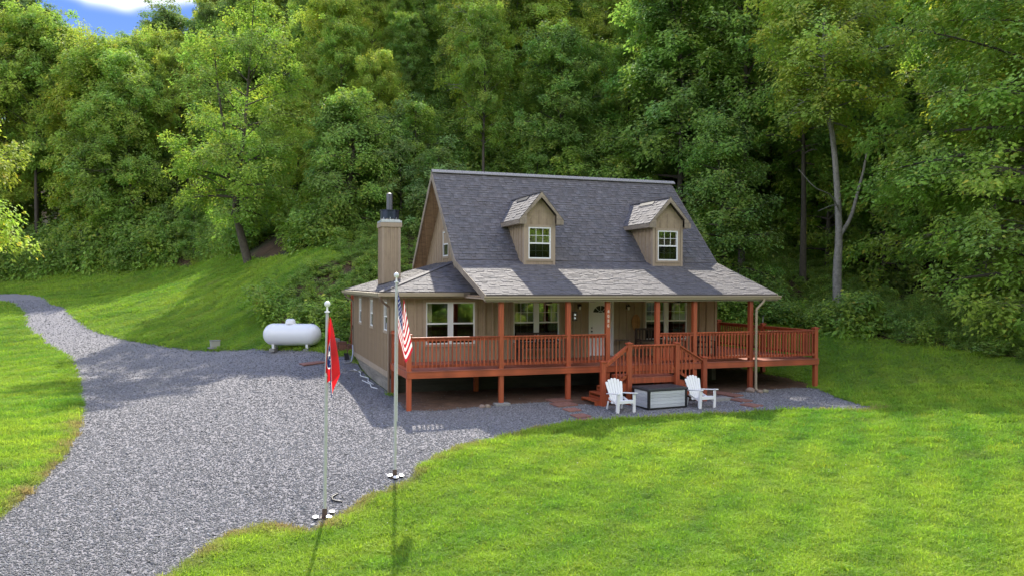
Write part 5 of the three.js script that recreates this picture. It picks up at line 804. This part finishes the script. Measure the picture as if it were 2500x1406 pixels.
// at the left back corner of the house
{
  const b = thing('brick_stack', 'low stack of red blocks beside the back corner of the house', 'brick stack', [-0.45, G(-0.45, -12.5), -12.5], 0.2);
  for (let i = 0; i < 3; i++) for (let j = 0; j < 3 - (i === 2 ? 1 : 0); j++) part('block', at(new RoundedBoxGeometry(0.36, 0.13, 0.5, 1, 0.01), -0.4 + j * 0.38, 0.06 + i * 0.135, 0), M.paver[(i + j) % 3], b);
  const s = part('stone', new RoundedBoxGeometry(0.45, 0.16, 0.35, 2, 0.05), M.concrete); s.position.set(-0.75, G(-0.7, -12.5) + 0.5, -12.5); s.rotation.z = -0.2; tag(s, 'pale grey stone lying on the stack of red blocks', 'stone');
  const sh = thing('shovel', 'brown handled shovel leaning by the back corner of the house', 'shovel', [-0.38, G(-0.38, -11.1), -11.1]); part('handle', bar(V(0, 0.3, 0), V(0.3, 1.45, -0.62), 0.018), M.brownWood, sh); part('blade', at(boxG(0.2, 0.3, 0.02), -0.03, 0.14, 0.06, -0.4, 0.3), M.darkMetal, sh);
  tag(part('pipe', tube([[-0.12, G(0, -10.9) + 0.62, -11.3], [-0.16, G(0, -10.9) + 0.3, -10.9], [-0.3, G(-0.3, -10.6) + 0.04, -10.5], [-0.62, G(-0.6, -10.4) + 0.04, -10.35]], 0.028, 8), M.galv), 'grey bent pipe at the back corner of the house', 'pipe');
  const lie = (pts, r, label, m = M.white) => tag(part('cable', tube(pts.map(([x, z]) => [x, G(x, z) + r + 0.02, z]), r, 6), m), label, 'cable');
  lie([[-0.35, -9.2], [-0.2, -8.4], [-0.3, -7.6], [-0.12, -6.9], [-0.25, -6.0], [-0.2, -5.1]], 0.018, 'long white cable winding over the gravel along the left wall'); lie([[-0.42, -6.3], [-0.3, -5.2], [-0.38, -4.4], [-0.25, -3.9]], 0.018, 'short white cable nearest the front corner of the left wall'); lie([[-0.55, -8.9], [-0.1, -8.5]], 0.03, 'straight pale stick lying by the left wall', M.concrete);
  const u = thing('utility_box', 'small grey utility box at the edge of the drive left of the tank', 'utility box', [-5.85, G(-5.85, -16.75), -16.75], 0.3); part('cabinet', at(new RoundedBoxGeometry(0.42, 0.3, 0.26, 1, 0.02), 0, 0.2, 0), mat(0.34, 0.34, 0.28, 0.7), u); part('base', at(boxG(0.75, 0.06, 0.4), 0.05, 0.02, 0.1), M.concrete, u); part('lid', at(boxG(0.46, 0.04, 0.3), 0, 0.36, 0), M.concrete, u);
}
// on the porch
{
  const sconce = (x, y, label) => { const t = thing('wall_lamp', label, 'wall lamp', [x, y, ZW], 0, 'lanterns beside the front door'); part('bracket', merge([at(boxG(0.1, 0.16, 0.02), 0, 0, 0.012), at(boxG(0.025, 0.025, 0.1), 0, 0.05, 0.06)]), M.black, t); part('hood', at(new THREE.ConeGeometry(0.09, 0.09, 8), 0, 0.06, 0.12), M.black, t); part('glass', at(new THREE.CylinderGeometry(0.04, 0.03, 0.11, 10), 0, -0.06, 0.12), M.white, t); };
  sconce(6.82, 3.18, 'black wall lantern left of the white front door'); sconce(8.76, 3.15, 'black wall lantern right of the white front door');
  const hang = thing('hanging_lantern', 'small black and white lantern hanging just right of the third porch post', 'lantern', [5.56, 2.95, -0.3]); part('cord', at(new THREE.CylinderGeometry(0.006, 0.006, 0.5, 5), 0, 0.35, 0), M.black, hang); part('cage', merge([at(boxG(0.13, 0.02, 0.13), 0, 0.12, 0), at(boxG(0.13, 0.02, 0.13), 0, -0.14, 0), ...[-1, 1].flatMap((a) => [-1, 1].map((b) => at(boxG(0.012, 0.26, 0.012), a * 0.055, -0.01, b * 0.055)))]), M.black, hang); part('globe', at(new THREE.SphereGeometry(0.045, 12, 8), 0, 0.04, 0), M.white, hang); part('globe', at(new THREE.SphereGeometry(0.04, 12, 8), 0, -0.07, 0), M.white, hang);
  const fan = (x, label) => { const t = thing('ceiling_fan', label, 'ceiling fan', [x, 3.36, -1.45], x, 'fans under the porch ceiling'); part('motor', merge([at(new THREE.CylinderGeometry(0.11, 0.13, 0.12, 16), 0, 0.02, 0), at(new THREE.CylinderGeometry(0.02, 0.02, 0.16, 8), 0, 0.12, 0)]), M.darkMetal, t); part('lamp_bowl', at(new THREE.SphereGeometry(0.09, 14, 8, 0, 6.3, 1.57, 1.57).scale(1, 0.6, 1), 0, -0.04, 0), M.curtain, t); for (let i = 0; i < 5; i++) { const b = part('fan_blade', at(new RoundedBoxGeometry(0.5, 0.012, 0.13, 1, 0.005), 0.4, 0, 0, 0.18), mat(0.5, 0.4, 0.22, 0.6, { map: grainTex }), t); b.rotation.y = i * 1.2566; } };
  fan(5.1, 'wood bladed ceiling fan above the middle porch window'); fan(10.03, 'wood bladed ceiling fan above the right porch window');
  const br = thing('wall_broom', 'orange brown fan shaped straw broom hung on the wall left of the right window', 'broom', [9.1, 1.45, ZW + 0.05]); part('handle', bar(V(0, 0.0, 0), V(-0.0, 0.95, 0), 0.018), mat(0.55, 0.5, 0.4, 0.8), br); part('head', at(new THREE.SphereGeometry(0.5, 16, 12).scale(0.36, 0.62, 0.06), 0, 1.12, 0), mat(0.5, 0.25, 0.09, 0.95, { map: grainTex }), br);
  const bench = (x, z, w, label, m, back = 0.9) => { const t = thing('porch_bench', label, 'bench', [x, FL, z]); for (let i = 0; i < 4; i++) part('seat_slat', at(boxG(w, 0.025, 0.1), 0, 0.43, -0.17 + i * 0.115), m, t); for (const y of [0.58, back]) part('back_rail', at(boxG(w, 0.07, 0.03), 0, y, -0.25), m, t); const n = Math.round(w / 0.12); for (let i = 0; i < n; i++) part('back_slat', at(boxG(0.05, back - 0.58, 0.02), -w / 2 + (i + 0.5) * w / n, (0.58 + back) / 2, -0.25), m, t); for (const s of [-1, 1]) { part('arm', at(boxG(0.06, 0.03, 0.5), s * (w / 2 - 0.03), 0.64, 0), m, t); for (const zz of [-0.22, 0.2]) part('leg', at(boxG(0.06, zz < 0 ? back : 0.63, 0.06), s * (w / 2 - 0.03), (zz < 0 ? back : 0.63) / 2, zz - 0.03), m, t); } return t; };
  bench(5.1, -2.35, 1.5, 'dark wooden bench behind the railing under the middle window', M.darkWood); bench(9.35, -2.3, 0.85, 'dark brown slatted bench left of the right porch window', M.darkWood, 1.0); bench(9.85, -1.2, 0.6, 'brown slatted chair on the porch behind the right railing', M.brownWood, 0.86);
  const pc = bench(10.95, -1.0, 0.55, 'black porch chair behind the railing right of the stairs', M.black, 0.78);
  const ps = thing('plant_stand', 'thin black wire stand right of the front door', 'stand', [8.4, FL, -2.55]); part('top', at(boxG(0.4, 0.015, 0.3), 0, 0.62, 0), M.black, ps); for (const [a, b] of [[-1, -1], [1, -1], [-1, 1], [1, 1]]) part('leg', at(new THREE.CylinderGeometry(0.01, 0.01, 0.62, 6), a * 0.18, 0.31, b * 0.13), M.black, ps);
  const sl = thing('post_light', 'small solar stake light on the middle post of the right deck railing', 'solar light', [14.83, 2.49, -3.1]); part('stake', at(new THREE.CylinderGeometry(0.015, 0.015, 0.26, 8), 0, 0.13, 0), M.galv, sl); part('cap', at(new THREE.CylinderGeometry(0.05, 0.06, 0.04, 12), 0, 0.27, 0), M.black, sl);
  const font = await new FontLoader().loadAsync('fonts/droid/droid_sans_bold.typeface.json');
  ['4', '0', '8', '6'].forEach((d, i) => { const g = new TextGeometry(d, { font, size: 0.1, depth: 0.008, curveSegments: 4 }); g.computeBoundingBox(); g.translate(-(g.boundingBox.max.x + g.boundingBox.min.x) / 2, 0, 0); const o = part('house_number', g, mat(0.7, 0.6, 0.5, 0.5), deck); o.position.set(6.64, 3.05 - i * 0.155, -0.044); });
  const drape = (x, label) => { const g = new THREE.PlaneGeometry(0.2, 1.4, 24, 1), p = g.attributes.position; for (let i = 0; i < p.count; i++) p.setZ(i, 0.02 * Math.sin(p.getX(i) * 90)); g.computeVertexNormals(); const o = part('curtain', g, phys(0.75, 0.72, 0.55, 1, { side: THREE.DoubleSide, transmission: 0.3, thickness: 0 })); o.position.set(x, 2.64, ZW - 0.2); tag(o, label, 'curtain'); };
  drape(4.47, 'pale curtain at the left side of the middle porch window'); drape(5.9, 'pale curtain at the right side of the middle porch window'); drape(1.36, 'pale curtain at the left side of the large front window');
}

renderer.render(scene, camera);
